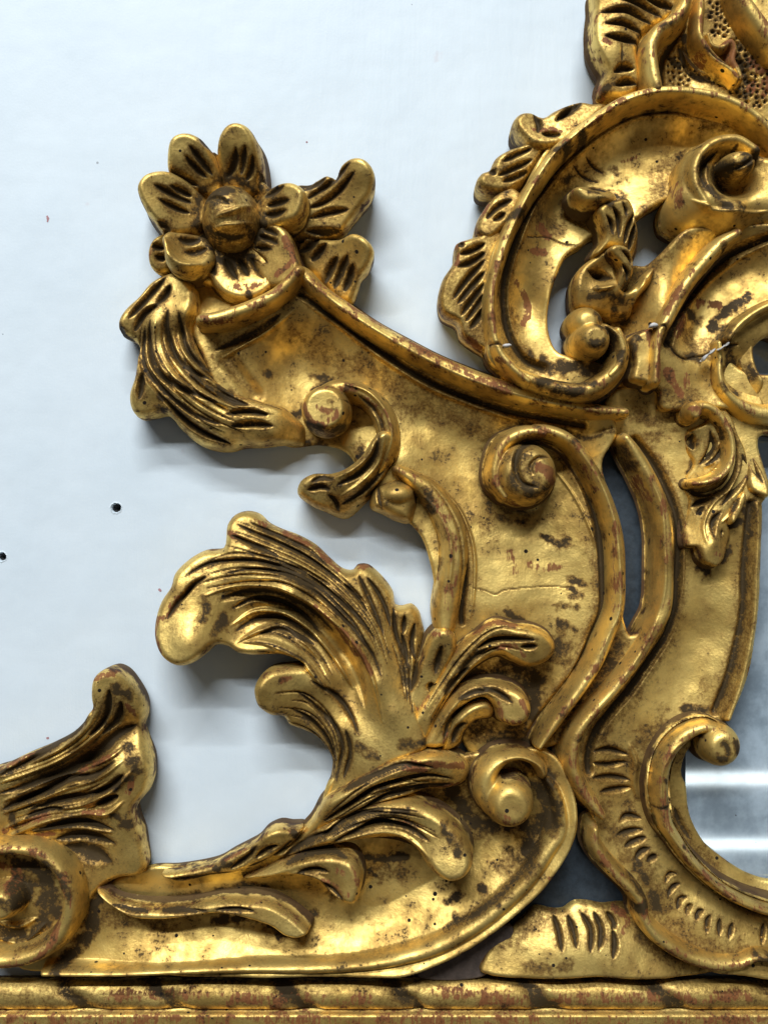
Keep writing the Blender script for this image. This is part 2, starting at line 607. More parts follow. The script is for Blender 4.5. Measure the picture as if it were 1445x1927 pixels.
        idx[used] = np.arange(used.sum())
        a, b, c, d = idx[:-1, :-1][cell], idx[1:, :-1][cell], idx[1:, 1:][cell], idx[:-1, 1:][cell]
        quads = np.stack([a, b, c, d], 1)
        n = int(used.sum())
        e = np.concatenate([quads[:, [0, 1]], quads[:, [1, 2]], quads[:, [2, 3]], quads[:, [3, 0]]])
        key, rev = e[:, 0] * n + e[:, 1], e[:, 1] * n + e[:, 0]
        be = e[~np.isin(key, rev)]
        bv = np.unique(be)
        px, py, hh = X[used], Y[used], H[used]
        gxu, gyu = (gx / g2)[used], (gy / g2)[used]
        dirt, bole = self.dirt[used], self.bole[used]
        mp = -np.ones(n, int); mp[bv] = np.arange(len(bv))
        rings = []
        nb = len(bv)
        top = hh[bv]
        verts_x, verts_y, verts_h = [px], [py], [hh]
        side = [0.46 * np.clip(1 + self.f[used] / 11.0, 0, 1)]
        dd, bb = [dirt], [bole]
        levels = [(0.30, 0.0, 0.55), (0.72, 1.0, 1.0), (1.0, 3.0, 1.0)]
        if self.zb >= 20 and self.mat is None:      # applied ornament: ungilded side flared out, its dark colour also painting crevice shade
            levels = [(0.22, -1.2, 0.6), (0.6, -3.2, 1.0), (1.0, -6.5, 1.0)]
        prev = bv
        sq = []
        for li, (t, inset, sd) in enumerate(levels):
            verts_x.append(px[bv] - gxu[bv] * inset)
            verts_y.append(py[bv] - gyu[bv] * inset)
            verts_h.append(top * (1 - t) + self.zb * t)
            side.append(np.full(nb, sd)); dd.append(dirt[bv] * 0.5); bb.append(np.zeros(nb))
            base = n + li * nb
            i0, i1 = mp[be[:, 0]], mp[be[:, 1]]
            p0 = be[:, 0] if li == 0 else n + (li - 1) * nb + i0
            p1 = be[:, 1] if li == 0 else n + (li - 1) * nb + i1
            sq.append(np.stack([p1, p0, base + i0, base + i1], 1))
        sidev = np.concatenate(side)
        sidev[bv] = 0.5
        k = (D - self.zref * ZS) / D
        px, py, hh = np.concatenate(verts_x), np.concatenate(verts_y), np.concatenate(verts_h)
        co = np.stack([(px - CX) * S * k, -hh * S * ZS, (CY - py) * S * k], 1)
        faces = np.concatenate([quads] + sq)
        me = bpy.data.meshes.new(self.name)
        me.vertices.add(len(co)); me.vertices.foreach_set('co', co.ravel())
        me.loops.add(faces.size); me.loops.foreach_set('vertex_index', faces.ravel().astype(np.int32))
        me.polygons.add(len(faces))
        me.polygons.foreach_set('loop_start', np.arange(0, faces.size, 4, dtype=np.int32))
        me.polygons.foreach_set('use_smooth', np.ones(len(faces), bool))
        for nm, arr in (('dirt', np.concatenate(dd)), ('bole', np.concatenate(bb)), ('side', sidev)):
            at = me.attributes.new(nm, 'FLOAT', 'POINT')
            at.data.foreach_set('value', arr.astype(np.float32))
        me.update(calc_edges=True)
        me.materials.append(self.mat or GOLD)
        o = bpy.data.objects.new(self.name, me)
        col.objects.link(o)
        par = self.parent or FRAME
        o.parent = par
        o.location = -FRAME.location if par is FRAME else (0, 0, 0)
        if self.label:
            o['label'] = self.label
        return o

# ------------------------------------------------------------------ the wall, with its two drilled holes
def mesh_obj(name, verts, faces, mat, smooth=False):
    me = bpy.data.meshes.new(name)
    me.from_pydata(verts, [], faces)
    me.update()
    for p in me.polygons:
        p.use_smooth = smooth
    me.materials.append(mat)
    o = bpy.data.objects.new(name, me)
    col.objects.link(o)
    return o

def W(px, py, h=0.0):
    return ((px - CX) * S, -h * S, (CY - py) * S)

def build_wall():
    holes = [(219, 956, 8.5, 30), (4, 1048, 7.5, 30)]
    v, f = [], []
    def quad(x0, y0, x1, y1):
        b = len(v)
        v.extend([W(x0, y0), W(x0, y1), W(x1, y1), W(x1, y0)])
        f.append((b, b + 1, b + 2, b + 3))
    X0, X1, Y0, Y1 = -1300, 2750, -1000, 2950
    r = 20
    ys = sorted(holes, key=lambda q: q[1])
    y = Y0
    for hx, hy, _, _ in ys:
        quad(X0, y, X1, hy - r)
        quad(X0, hy - r, hx - r, hy + r)
        quad(hx + r, hy - r, X1, hy + r)
        y = hy + r
    quad(X0, y, X1, Y1)
    rnd = random.Random(3)
    for hx, hy, hr, dep in holes:
        n = 32
        b = len(v)
        sq, ci, ce, ci2, bo = [], [], [], [], []
        for i in range(n):
            a = 2 * math.pi * i / n
            cx, sy = math.cos(a), math.sin(a)
            m = max(abs(cx), abs(sy))
            sq.append(W(hx + r * cx / m, hy + r * sy / m))
            q = hr * (1 + rnd.uniform(-0.10, 0.10))
            ci.append(W(hx + (q + 4) * cx, hy + (q + 4) * sy, 0.0))
            ce.append(W(hx + (q + 1.6) * cx, hy + (q + 1.6) * sy, 0.8))
            ci2.append(W(hx + q * cx, hy + q * sy, -3))
            bo.append(W(hx + hr * 0.85 * cx, hy + hr * 0.85 * sy, -dep))
        v.extend(sq + ci + ce + ci2 + bo)
        for k in range(4):
            for i in range(n):
                j = (i + 1) % n
                f.append((b + k * n + j, b + k * n + i, b + (k + 1) * n + i, b + (k + 1) * n + j))
        f.append(tuple(b + 4 * n + i for i in range(n)))
    o = mesh_obj('wall', v, f, WALL)
    o['kind'] = 'structure'
    for hx, hy, hr, dep in holes:   # plaster at the bottom of each drilled hole
        n = 20
        vv = [W(hx + hr * .9 * math.cos(6.283 * i / n), hy + hr * .9 * math.sin(6.283 * i / n), -6 - 3 * (i % 3)) for i in range(n)]
        vv.append(W(hx, hy, -24))
        p = mesh_obj('screw_hole', vv, [((i + 1) % n, i, n) for i in range(n)], DARK)
        p.parent = o
    return o
wall = build_wall()

# small rubbed marks on the paint, each a film a fraction of a millimetre thick
SCUFF = plain_mat('rosy_scuff', (0.50, 0.26, 0.27), 0.8)
def mark(path, w, mat):
    P = catmull(path, False, 3)
    v, f = [], []
    rnd = random.Random(len(path) * 7 + int(path[0][0]))
    for i, (x, y) in enumerate(P):
        a, b = P[max(i - 1, 0)], P[min(i + 1, len(P) - 1)]
        d = np.hypot(*(b - a)) + 1e-6
        nx, ny = -(b - a)[1] / d, (b - a)[0] / d
        ww = w * rnd.uniform(0.45, 1.0) * (math.sin(math.pi * (i + 0.6) / (len(P) + 0.2)) ** 0.5)
        v += [W(x + nx * ww, y + ny * ww, 0.35), W(x - nx * ww, y - ny * ww, 0.35)]
        if i:
            k = 2 * i
            f.append((k - 2, k - 1, k + 1, k))
    o = mesh_obj('scuff_mark', v, f, mat)
    o.parent = wall
for mk in (([(89, 406), (91, 411), (90, 418)], 3.0, SCUFF), ([(299, 1108), (302, 1111), (304, 1113)], 3.4, SCUFF), ([(90, 1387), (91, 1391)], 3.0, SCUFF),
           ([(577, 266), (578, 269)], 2.4, SCUFF)):
    mark(*mk)

# ------------------------------------------------------------------ the carved frame
FRAME = bpy.data.objects.new('mirror_frame', None)
col.objects.link(FRAME)
FRAME.empty_display_size = 0.05
FRAME.location = W(722.5, 2010, 0)
FRAME['label'] = 'antique carved and gilded mirror frame with pierced scrolling leaf crest and flower'
FRAME['category'] = 'mirror frame'
bpy.context.view_layer.update()
# ---- bodies: the boards that carry the ornament
p = Part('wing_panel', '560,520 640,580 720,640 800,690 900,728 1000,752 1080,768 1150,784 1160,815 | H 730,440 770,600 800,760 815,900 812,1087 | I 825,180 845,220 885,205 850,330 770,440 690,540 610,640 560,700 480,740 | 1000,1440 900,1440 840,1330 800,1250 835,1190 820,1150 817,1095 807,1048 792,1009 770,985 735,965 700,930 650,850 600,835 540,838 470,800 410,740 380,670 352,610 340,540 360,490 440,475 530,480',
         h=48, er=8, drop=6, zref=52)
p.relief('360,560,44 450,530,44 540,500,50 566,560,62 500,600,60 620,600,54 720,670,52 820,720,52 940,765,52 1100,790,52 460,700,52 540,660,40 620,690,38 520,760,44 700,760,44 560,830,40 800,790,40 760,860,50 880,830,38 830,960,46 900,980,44 980,1040,44 840,1060,52 900,1100,50 980,1130,50 1080,1100,46 1120,980,50 1150,1100,56 1060,880,38 1120,860,52 1000,1250,44 1060,1300,48 880,1250,48 920,1350,42 1000,1400,44', 2.0)
p.edge()
p.groove('566,556 640,604 720,662 800,712 880,746 960,772 1030,786 1100,800', 8, 9, 1.0, False)
p.ridge('566,566 640,614 720,674 800,724 880,757 960,785 1010,793', 6, 6)
p.ridge('B 970,10 840,110 700,190 600,240', 4, 6)
p.groove('B 900,30 800,100 690,150 580,200,12', 16, 8, 0.8)
p.groove('G 530,490 640,560 705,650 745,740 765,850 765,960 750,1087 | I 115,170', 8, 10, 1.0, False)
p.ridge('G 570,480 665,555 740,640 785,740 805,830 808,940 795,1087 | I 145,165', 5, 6)
p.groove('H 470,300 560,370 640,480 690,600 720,740 730,900 728,1087 | I 690,220 640,360 560,480 470,600 425,680', 13, 13, 1.05, False)
p.stain('H 560,300 680,330 760,300,8;H 380,270 480,285', 14, 0.75)
p.ridge('H 480,400 590,540 660,680 705,820 712,960 708,1087 | I 680,200 620,330 540,490 450,610', 3.5, 4)
p.bowl('H 400,640,70,40', 6, 0.0)
p.stain('H 220,560 240,620 300,680 400,700;H 290,640 420,660', 12, 0.62)
p.stain('H 480,760 560,800 600,780;H 600,950 650,970;H 600,1020 640,1020;I 600,20 620,45;I 540,100 620,105;I 550,170 610,200;I 310,120 380,170', 9, 0.8)
p.stain('I 320,340 380,400 400,480 380,600;I 150,380 300,400;I 430,420 420,560', 26, 0.85)
p.wear('H 420,890 480,905 540,900;H 330,840 360,920', 14, 0.62)
p.groove('H 165,990 210,998 265,1018 300,1000 400,990 500,985 600,990', 1.3, 1.3, 0.62, False)
p.hollow('B 640,250 700,330 760,410', 26, 10)
p.stain('B 660,300 740,390', 16, 0.45)
p.stain('B 1040,310 1100,320;B 820,300 830,310;B 650,400 760,460;B 1000,135 1010,140', 10, 0.7)
p.stain('B 940,520 1000,480 1060,380 1140,340', 10, 0.85)
p.stain('600,840 560,826;700,900 680,840', 20, 0.8)
p.stain('G 430,90 640,140 900,230 1040,270;G 500,190 700,230 900,330;B 700,200 560,260 520,340;B 1000,120 1200,250 1400,330', 38, 0.46)
p.stain('I 60,420 200,440 400,560 480,640;I 180,640 300,680 420,660;I 260,380 450,330 560,280', 34, 0.72)
p.stain('I 800,260 720,420 640,560 580,680', 22, 0.75)
p.stain('H 860,720 700,780 560,800;H 180,700 260,760', 30, 0.40)
p.build()

p = Part('pilaster_panel', '1150,740 1260,700 1345,660 1400,700 1500,720 1500,820 | H 1400,330 1440,560 1410,620 | 1430,950 1430,1010 1427,1100 1424,1150 1420,1190 1404,1273 1374,1355 1340,1380 1300,1420 1290,1460 1300,1489 1304,1522 1312,1552 1339,1600 1374,1630 1413,1656 1445,1669 1520,1690 1520,1832 1382,1830 1339,1826 1287,1805 1235,1766 1206,1725 1186,1686 1149,1652 1120,1604 1112,1570 1117,1545 1090,1500 1070,1450 1072,1394 1115,1338 1195,1243 1228,1190 1240,1150 1244,1069 1242,1004 1236,950 1210,896 1165,840 1140,800',
         h=50, er=7, drop=5, zref=52)
p.relief('1200,800,46 1280,760,50 1240,860,46 1380,800,56 1270,1000,50 1340,960,52 1420,1000,58 1350,1080,46 1420,1120,58 1330,1200,42 1260,1150,48 1300,1280,42 1400,1270,58 1220,1300,46 1270,1360,46 1130,1380,50 1170,1450,42 1120,1470,50 1210,1440,46 1180,1540,42 1130,1560,50 1300,1500,44 1260,1620,46 1190,1640,50 1330,1720,52 1260,1740,50 1420,1760,54 1330,1640,40 1440,1690,40 1300,1560,42', 2.0)
p.edge()
p.groove('H 880,340 960,440 1020,560 1060,680 1070,800 1065,950 1055,1087 | I 1020,230 940,350 850,470 770,560 700,650 670,740 670,820', 12, 12, 1.05, False)
p.ridge('H 950,400 1010,500 1060,620 1085,760 1085,1000 | I 1040,210 960,340 850,490 740,620 700,720', 3.5, 4)
p.groove('H 1365,620 1355,720 1345,900 1340,1087 | I 1325,220 1275,420 1225,560', 10, 9, 0.95, False)
p.tube('H 1385,620 1392,720 1385,900 1378,1087 | I 1365,220 1315,440 1265,580', 8, 62, 40)
p.groove('I 690,735 760,730 850,755;I 690,785 760,800 850,790;I 690,850 770,855 860,870;I 725,915 800,912 870,905', 8, 8, 1.0)
p.ridge('I 850,700 880,780 880,880 900,960', 10, 5)
p.groove('M 810,230 850,205 910,215;M 800,280 850,270 915,262;M 830,330 880,310 930,295;M 875,390 905,355 940,340;M 930,395 975,370', 8, 8, 1.0)
p.groove('M 1010,490 1030,455 1065,455;M 1020,545 1045,510 1075,495;M 1060,600 1075,560 1105,550;M 1095,620 1110,590 1125,580;M 1135,640 1150,610 1170,600;M 1175,690 1185,640 1200,620;M 1230,700 1235,660 1240,635;M 1270,715 1285,680 1295,655;M 1415,740 1425,700 1440,660;M 1500,740 1510,700', 6, 7, 1.0)
p.groove('M 1030,300 1100,400 1190,480 1290,560 1390,610 1500,630', 8, 6, 0.7, False)
p.stain('M 860,150 960,130;M 740,200 760,260', 12, 0.6)
p.groove('M 1060,170 1080,230 1130,310', 9, 5, 0.9)
p.stain('I 1100,560 1190,555', 12, 0.9)
p.stain('P 650,300 700,480 680,640;P 720,560 640,720;P 600,850 740,980 950,960;P 660,1060 760,1040;P 1220,1050 1230,1400;P 1050,1280 1150,1240;P 1000,1640 1060,1500;P 760,1720 860,1760', 9, 1.0)
p.stain('M 900,430 960,540 990,620;M 880,400 920,470', 14, 0.75)
p.wear('O 400,600 500,750 600,820;O 420,450 600,560;O 560,620 640,660', 16, 0.7)
p.stain('H 860,220 960,260 1060,220;H 900,330 1000,320;I 900,420 820,540 740,640 700,720;I 1000,600 920,680 880,780;M 740,150 830,330 930,450 1010,600;M 940,560 1060,700 1200,760 1340,760;M 1030,200 1110,330 1250,440', 30, 0.5)
p.stain('I 1200,420 1180,500;H 1120,760 1180,900', 26, 0.42)
p.groove('P 780,1100 860,1050 950,960;P 860,1400 880,1250 930,1180', 10, 6, 1)
p.build()

p = Part('base_panel', '150,1700 210,1670 277,1645 329,1642 402,1628 432,1613 480,1589 497,1569 523,1559 567,1563 592,1539 605,1510 622,1470 700,1440 860,1430 980,1410 1040,1420 1072,1470 1084,1540 1072,1590 1035,1650 1000,1690 940,1742 885,1780 820,1813 760,1833 700,1836 400,1837 200,1834 20,1834 30,1780 90,1720',
         h=52, er=8, drop=6, zref=55)
p.relief('170,1720,44 170,1820,48 300,1760,42 300,1825,58 500,1760,36 500,1825,60 700,1750,32 700,1822,60 800,1700,34 850,1770,58 900,1640,32 950,1560,36 930,1700,54 1000,1640,56 1020,1560,48 1060,1560,62 600,1640,50 400,1660,50 650,1500,52 800,1450,52 1000,1440,52', 2.0)
p.edge()
p.tube('K 200,855 480,858 700,850,9 1000,838,11 1300,835,12 | L 400,835,13 600,825,14 800,790,17 950,740,19 1100,655,20 1220,560,20 1330,450,20 1410,330,19 | M 545,240,18 540,150,15 510,60,11 | 1028,1465,8', 10, 68, 40)
p.groove('L 950,690 1100,610 1200,530 1290,440 1360,340 1400,230 1420,120', 6, 6, 0.85)
p.stain('I 400,780 470,850 500,960 480,1050;M 440,60 500,130 480,230;M 330,250 420,260 400,400;L 1000,80 1100,240 1200,260;L 1380,60 1430,150', 22, 0.9)
p.stain('L 640,470 660,490;L 1130,525 1140,530;L 980,590 1040,555;L 1010,640 1012,642;L 1190,555 1195,557', 9, 0.85)
p.stain('K 260,840 330,760 390,680 360,600;K 380,600 420,560', 16, 0.95)
p.stain('L 280,620 340,660 400,650;L 0,540 120,530 200,560;K 930,540 1100,535;K 700,590 860,560', 13, 0.8)
p.stain('L 620,400 700,415 800,410', 10, 0.9)
p.stain('I 160,700 140,850 180,1000 280,1080 420,1060;L 900,90 1040,180 1120,300;L 640,470 760,480;K 300,680 480,660 700,680;L 60,640 300,700;L 1200,200 1300,330 1230,420', 30, 0.55)
p.stain('L 180,690 240,740 300,730;L 0,665 60,668;K 910,665 1050,665', 9, 0.95)
p.stain('L 450,550 480,570 510,540', 14, 0.7)
p.build()

p = Part('crest_panel', '| F 230,760 215,640 205,520 215,400 250,260 | E 340,930 400,780 480,650 600,540 740,460 880,400 1020,385 1200,400 1330,450 1445,530 1560,640 1600,760 1500,800 1300,760 1120,800 1060,830 1000,862 940,900 880,945 800,975 700,1010 650,1050 | F 640,245 580,290 540,370 510,460 500,560 510,640 540,705 600,735 700,760 760,800 740,880 560,900 400,860',
         h=46, er=9, drop=8, zref=52)
p.relief('| F 260,700,54 270,500,54 360,500,36 440,480,34 500,480,44 350,700,44 450,780,40 600,800,48 | E 440,860,54 560,740,40 520,880,34 700,700,32 800,640,30 600,950,36 750,900,40 900,760,36 1000,620,32 850,520,40 1050,480,46 1250,500,44 950,860,46 1100,560,36 1200,520,38 1400,600,44 700,560,46', 2.0)
p.edge()
p.groove('F 480,780 400,745 345,680 308,580 295,460 310,350 345,230 | E 400,920 470,810 560,680 650,590 760,510 870,462 1000,452 1150,458 1290,492 1400,570 1500,680', 11, 12, 1.05, False)
p.ridge('F 420,750 365,670 330,570 318,460 335,350 370,240 | E 430,900 500,800 590,690 680,610 780,540 880,492 1000,482 1150,488', 4, 5)
p.groove('E 670,650 720,690 755,710;E 615,690 670,730 730,750', 4, 4, 1.0)
p.stain('E 800,690 810,710;E 560,780 600,740;E 1090,640 1130,600', 9, 0.7)
p.stain('F 560,760 640,790 760,760;F 420,730 480,770 560,800;E 740,820 830,830', 15, 0.85)
p.wear('F 360,400 400,450 420,530 390,580;E 450,980 500,1000;F 430,270 480,270;F 470,160 500,200', 13, 0.8)
p.wear('E 830,660 900,640', 8, 0.5)
p.stain('E 560,760 620,860 560,960 480,930;E 1060,640 1010,740 980,850 880,920;E 1180,480 1330,520 1430,600;F 330,560 360,680 460,780;E 640,940 760,960', 30, 0.5)
p.groove('F 400,215 500,205 570,230 620,240', 1.8, 2.5, 0.8, False)
p.build()

p = Part('inner_arch_panel', '| F 880,320 925,330 990,280 1080,195 1200,180 1445,170 1640,200 1640,700 1500,640 1445,655 1405,700 1390,760 1420,880 1445,900 1445,960 1200,960 1000,960 985,880 850,860 800,840 830,760 800,660 790,560 800,480 840,400',
         h=46, er=8, drop=7, zref=52)
p.relief('| F 900,420,40 880,560,40 870,700,40 960,760,50 1050,250,58 980,460,56 1000,560,58 1120,500,40 1250,380,36 1400,330,40 1150,640,38 1250,560,38 1330,500,44 1445,450,46 1280,680,48 1100,800,48 1050,900,46 1180,880,46 1350,800,36 1400,850,40 1300,940,48 1440,230,56', 2.0)
p.edge()
p.groove('F 1480,215 1330,265 1240,330 1160,420 1090,520 1040,610 1015,680', 11, 12, 1.0, False)
p.ridge('F 1460,245 1340,300 1250,370 1170,450 1100,550 1060,640', 4, 4)
p.tube('F 1500,500 1445,520 1370,560 1310,610,11 1270,660,9', 13, 60, 30)
p.stain('F 1380,470 1290,530 1230,600;F 1130,530 1180,575;F 1120,735 1150,738;F 1230,600 1232,603;F 1290,680 1340,780 1390,840;F 1300,760 1330,880', 12, 0.9)
p.groove('F 1015,665 1050,720 1100,745 1140,735 1200,725 1260,690 1330,680', 3, 4, 1.0, False)
p.wear('F 1100,560 1060,640;F 1180,490 1260,490;F 1040,560 1090,540;F 1020,800 1080,900;F 1100,820 1110,860', 16, 0.75)
p.stain('F 830,880 980,880;F 760,800 850,820;F 780,520 850,560', 12, 0.9)
p.stain('F 900,360 1000,270 1080,220;F 850,460 830,560 830,660;F 1090,620 1200,700 1260,640;F 1000,900 1180,940', 28, 0.55)
p.build()

p = Part('bracket_panel', '| M 195,872 205,830 250,765 330,705 400,650 445,612 520,622 570,620 620,590 680,590 740,600 860,600 920,670 980,750 1080,815 1220,855 1240,878 700,881',
         h=46, er=9, drop=9, zref=46, zb=8)
p.relief('| M 220,860,46 400,860,50 700,870,52 1000,860,50 540,760,50 800,760,50 600,630,38 760,620,38 400,690,40 880,680,38 1100,850,44', 2.0)
p.edge()
p.groove('M 522,640 540,700 545,768;M 585,640 605,700 610,755;M 645,630 680,690 670,770;M 700,625 725,690 708,765;M 755,625 785,670 770,690;M 775,690 780,740 765,795', 8, 9, 1.0)
p.wear('M 790,610 850,660 820,700', 12, 0.75)
p.stain('M 330,690 430,640;M 880,720 960,780;M 540,830 570,820;M 400,830 480,840', 14, 0.6)
p.stain('M 300,760 420,670 560,630;M 860,640 960,760 1080,830;M 820,620 700,600', 30, 0.5)
p.build()

p = Part('wood_block', '| M -80,886 -60,830 60,780 150,720 260,660 340,680 310,760 240,820 215,886', h=30, er=4, drop=4, zref=34, mat=WOOD)
p.edge().build()

p = Part('finial_panel', '| E 705,-80 690,20 680,120 690,190 720,250 742,290 722,345 722,390 750,440 900,440 1200,430 1400,500 1640,700 1640,-80', h=46, er=8, drop=6, zref=50)
p.relief('| E 720,100,46 740,300,44 780,400,40 820,200,50 960,200,50 1000,400,44 1200,350,48 1400,450,50 1200,100,50 1445,200,58 1300,200,52 1100,300,42', 2.0)
p.edge()
rr = random.Random(11)
def pits(p, poly, n, r0=2.2, r1=4.2):
    P = [q[:2] for q in pts(poly)]
    x0, x1 = min(q[0] for q in P), max(q[0] for q in P)
    y0, y1 = min(q[1] for q in P), max(q[1] for q in P)
    done = []
    for _ in range(n * 30):
        if len(done) >= n:
            break
        x, y = rr.uniform(x0, x1), rr.uniform(y0, y1)
        ins = False
        for i in range(len(P)):
            (ax, ay), (bx, by) = P[i], P[(i + 1) % len(P)]
            if (ay > y) != (by > y) and x < ax + (y - ay) * (bx - ax) / (by - ay):
                ins = not ins
        if not ins or any((x - a) ** 2 + (y - b) ** 2 < 62 for a, b in done):
            continue
        done.append((x, y))
        r = rr.uniform(r0, r1)
        a = rr.uniform(0, 3.14)
        p.groove([(x - r * .3 * math.cos(a), y - r * .3 * math.sin(a), r, None), (x + r * .3 * math.cos(a), y + r * .3 * math.sin(a), r, None)], r, 5, 1.15, False)
pits(p, 'N 420,560 560,500 720,760 900,840 1100,960 1300,1084 1445,1084 1445,600 1360,560 1250,430 1090,300 960,0 830,0 850,340 1000,360 1110,450 1100,600 1230,760 1200,860 1050,880 900,760 700,640 640,880 450,880', 120)
p.groove('N 380,860 360,700 380,560 470,420 560,260;N 560,440 640,620 760,740 920,800 1060,860;N 1090,440 1080,560 1180,680 1240,840', 9, 7, 1.0, False)
p.stain('N 430,560 560,620;N 520,850 620,860;N 600,350 640,500', 8, 1.0)
p.wear('N 1300,650 1400,800 1300,900;N 1400,700 1420,950', 22, 0.75)
p.stain('E 760,400 840,380;E 720,360 760,420', 14, 0.8)
p.build()

# ---- mouldings, rolls and scroll ribs
def spec_line(P):
    return ' '.join('%.1f,%.1f' % (q[0], q[1]) for q in P)

def roll(name, spec, w, h, zb=30, zref=None, hb=None, flats=None, **kw):
    P = pts(spec)
    ws = fill_vals([q[2] for q in P], w)
    m = max(ws) + 14
    bx = (min(q[0] for q in P) - m, min(q[1] for q in P) - m, max(q[0] for q in P) + m, max(q[1] for q in P) + m)
    p = Part(name, box=bx, zb=zb, zref=zref if zref is not None else h * 0.9, **kw)
    p.tube(spec, w, h, hb if hb is not None else zb + 4, foot=True, power=2.4)
    p.wear(spec_line(P), max(ws) * 0.85, 0.49)
    return p

def leaf(outline, rel, cuts='', w=6, d=7, h=70, zb=14, er=14, drop=22, zref=None, name='leaf', ridges='', rw=8, ra=5, extra=None, dirt=1.05, fans=(), tone=None):
    p = Part(name, outline, h=h, er=er, drop=drop, zb=zb, zref=zref, tone=tone if tone is not None else (0.42 if name == 'edging_leaf' else 0.25))
    if rel:
        p.relief(rel)
    p.edge()
    if ridges:
        p.ridge(ridges, rw, ra)
    for fa in fans:
        p.fan(*fa)
    if cuts:
        p.groove(cuts, w * 1.3, d * 1.35, dirt)
    if extra:
        extra(p)
    p.build()

p = roll('top_moulding', '556,512,18 566,513,20 600,546,20 650,582,20 700,616,20 760,650,21 820,682,22 880,708,23 940,730,23 1000,748,21 1060,761,18 1120,772,17 1176,776,13', 20, 80, 22)
p.wear('600,535 700,602 800,658 900,705 980,730;640,580 700,620;840,690 960,740', 9, 0.68)
p.ridge('580,530 650,586 760,655 880,714 1000,752 1120,775', 7, 2.5, 0, False)
p.stain('1040,745 1100,752;F 560,900 700,960;F 540,880 640,900', 9, 0.75)
p.build()

p = roll('hook_roll', 'A 985,775,18 940,830,20 880,885,21 800,930,22 690,975,22 580,1005,20 515,1010,17', 20, 92, 30)
p.wear('A 960,760 900,850 840,900;A 580,1020 660,1010', 10, 0.7)
p.build()

p = roll('edge_moulding', 'G 470,470,12 530,510,18 600,560,24 660,640,27 705,740,29 715,850,29 700,960,28 680,1087,27 | I 40,180,22', 26, 70, 8, hb=30, zref=60)
p.groove('G 600,520 680,620 735,740 750,860 745,960 730,1087', 4, 4, 0.55)
p.ridge('G 560,560 640,660 690,760 700,860 690,1000', 8, 4, 0.3)
p.stain('G 610,640 600,560;G 580,720 590,760;G 640,880 625,930', 12, 0.75)
p.wear('G 630,880 640,950;G 610,820 620,860', 8, 0.8)
p.build()

p = roll('scroll_rib', 'H 395,300,6 440,296,14 520,312,17 590,350,17 650,425,17 710,530,18 760,650,18 790,780,19 797,930,19 790,1087,19 | I 755,210,19 700,340,19 630,450,18 560,545,17 500,630,15 450,705,10', 18, 78, 20)
p.ridge('H 600,360 700,510 765,680 790,850 790,1087 | I 750,210 690,340', 6, 3)
p.wear('H 770,700 775,900 770,1087;H 640,440 700,560', 8, 0.6)
p.stain('H 440,290 455,320;H 600,340 660,330;H 700,430 730,500', 10, 0.7)
p.build()

p = roll('scroll_rib', 'H 825,335,14 865,395,19 920,490,21 970,600,22 998,730,22 1002,880,22 990,1087,22 | I 945,205,21 870,330,19 780,450,17 690,550,17 620,640,18 595,720,19 595,800,19 630,880,19 680,955,17 725,1010,10', 20, 80, 20)
p.ridge('H 900,460 970,620 985,800 985,1000 | I 930,200 860,330 760,460', 6, 3)
p.stain('H 815,370 840,420;I 610,660 625,670;H 830,420 870,470', 10, 0.7)
p.wear('H 880,500 930,600;I 700,560 640,640;I 690,930 720,990', 9, 0.7)
p.build()

p = roll('crest_moulding', '| F 400,850,12 330,790,15 275,720,15 245,610,15 238,500,15 255,390,15 290,270,16 325,180,16 | E 375,890,17 435,790,17 515,672,17 615,578,17 720,500,17 830,435,17 950,402,17 1080,400,17 1220,422,17 1340,472,17 1445,560,17 1540,680,17', 16, 82, 22)
p.ridge('F 260,640 245,500 265,380 310,240 | E 400,850 500,690 610,590 730,500 840,440 960,408 1100,408', 5, 2.5)
p.stain('E 230,960 330,930 400,940 420,960;E 520,660 560,640;E 630,600 660,590', 14, 0.85)
p.wear('F 250,400 245,550 260,640;F 300,230 280,320;E 660,560 760,480;F 270,750 300,770', 9, 0.7)
p.groove('F 230,690 270,690 330,690', 3, 4, 1.0, False)
p.build()

p = roll('crest_foot_scroll', 'F 330,800,14 420,845,18 540,880,20 650,890,22 730,850,24 795,780,22 815,700,17 790,630,12', 20, 76, 24)
p.stain('F 520,880 580,900 640,880;F 620,860 680,870;F 800,690 820,740;F 440,860 500,850', 13, 0.85)
p.groove('F 470,840 600,850 700,810 750,740 760,680', 7, 6, 0.9)
p.build()

p = roll('inner_arch_rib', '| F 1310,205,14 1240,250,18 1160,335,19 1090,425,19 1035,520,19 1000,590,17 975,625,14 962,680,13 955,760,13 950,850,12', 18, 76, 24)
p.wear('F 1110,370 1040,470 1000,560;F 960,620 985,680;F 970,700 960,830', 10, 0.72)
p.groove('F 940,620 990,610 1010,640', 3, 4, 1.0, False)
p.stain('F 1240,260 1260,290;F 1120,338 1124,342', 8, 0.7)
p.build()

p = roll('mirror_scroll', 'I 1235,640,14 1180,622,17 1120,635,19 1055,680,21 1000,760,21 980,860,21 985,960,20 1005,1050,18 | M 1045,290,16 1100,370,14 1170,445,13 1250,510,13 1330,555,13 1420,590,13 1520,615,13', 18, 80, 22)
p.ridge('I 1150,640 1040,700 980,800 970,900 | M 1000,230 1080,340 1200,470 1330,560', 5, 2.5)
p.dome('I 1235,700,38,40', 92, 60, flat=0.45, foot=True)
p.stain('I 1240,690 1250,720;I 1285,680 1295,720;I 1210,740 1240,745', 10, 0.95)
p.stain('I 1150,660 1152,662;I 992,850 994,853;I 990,960 994,965;M 1075,313 1078,316;M 1030,390 1034,393;M 1285,478 1290,482', 5, 1.0)
p.groove('I 950,970 1000,965 1060,935 1090,925', 2, 3, 0.9, False)
p.build()

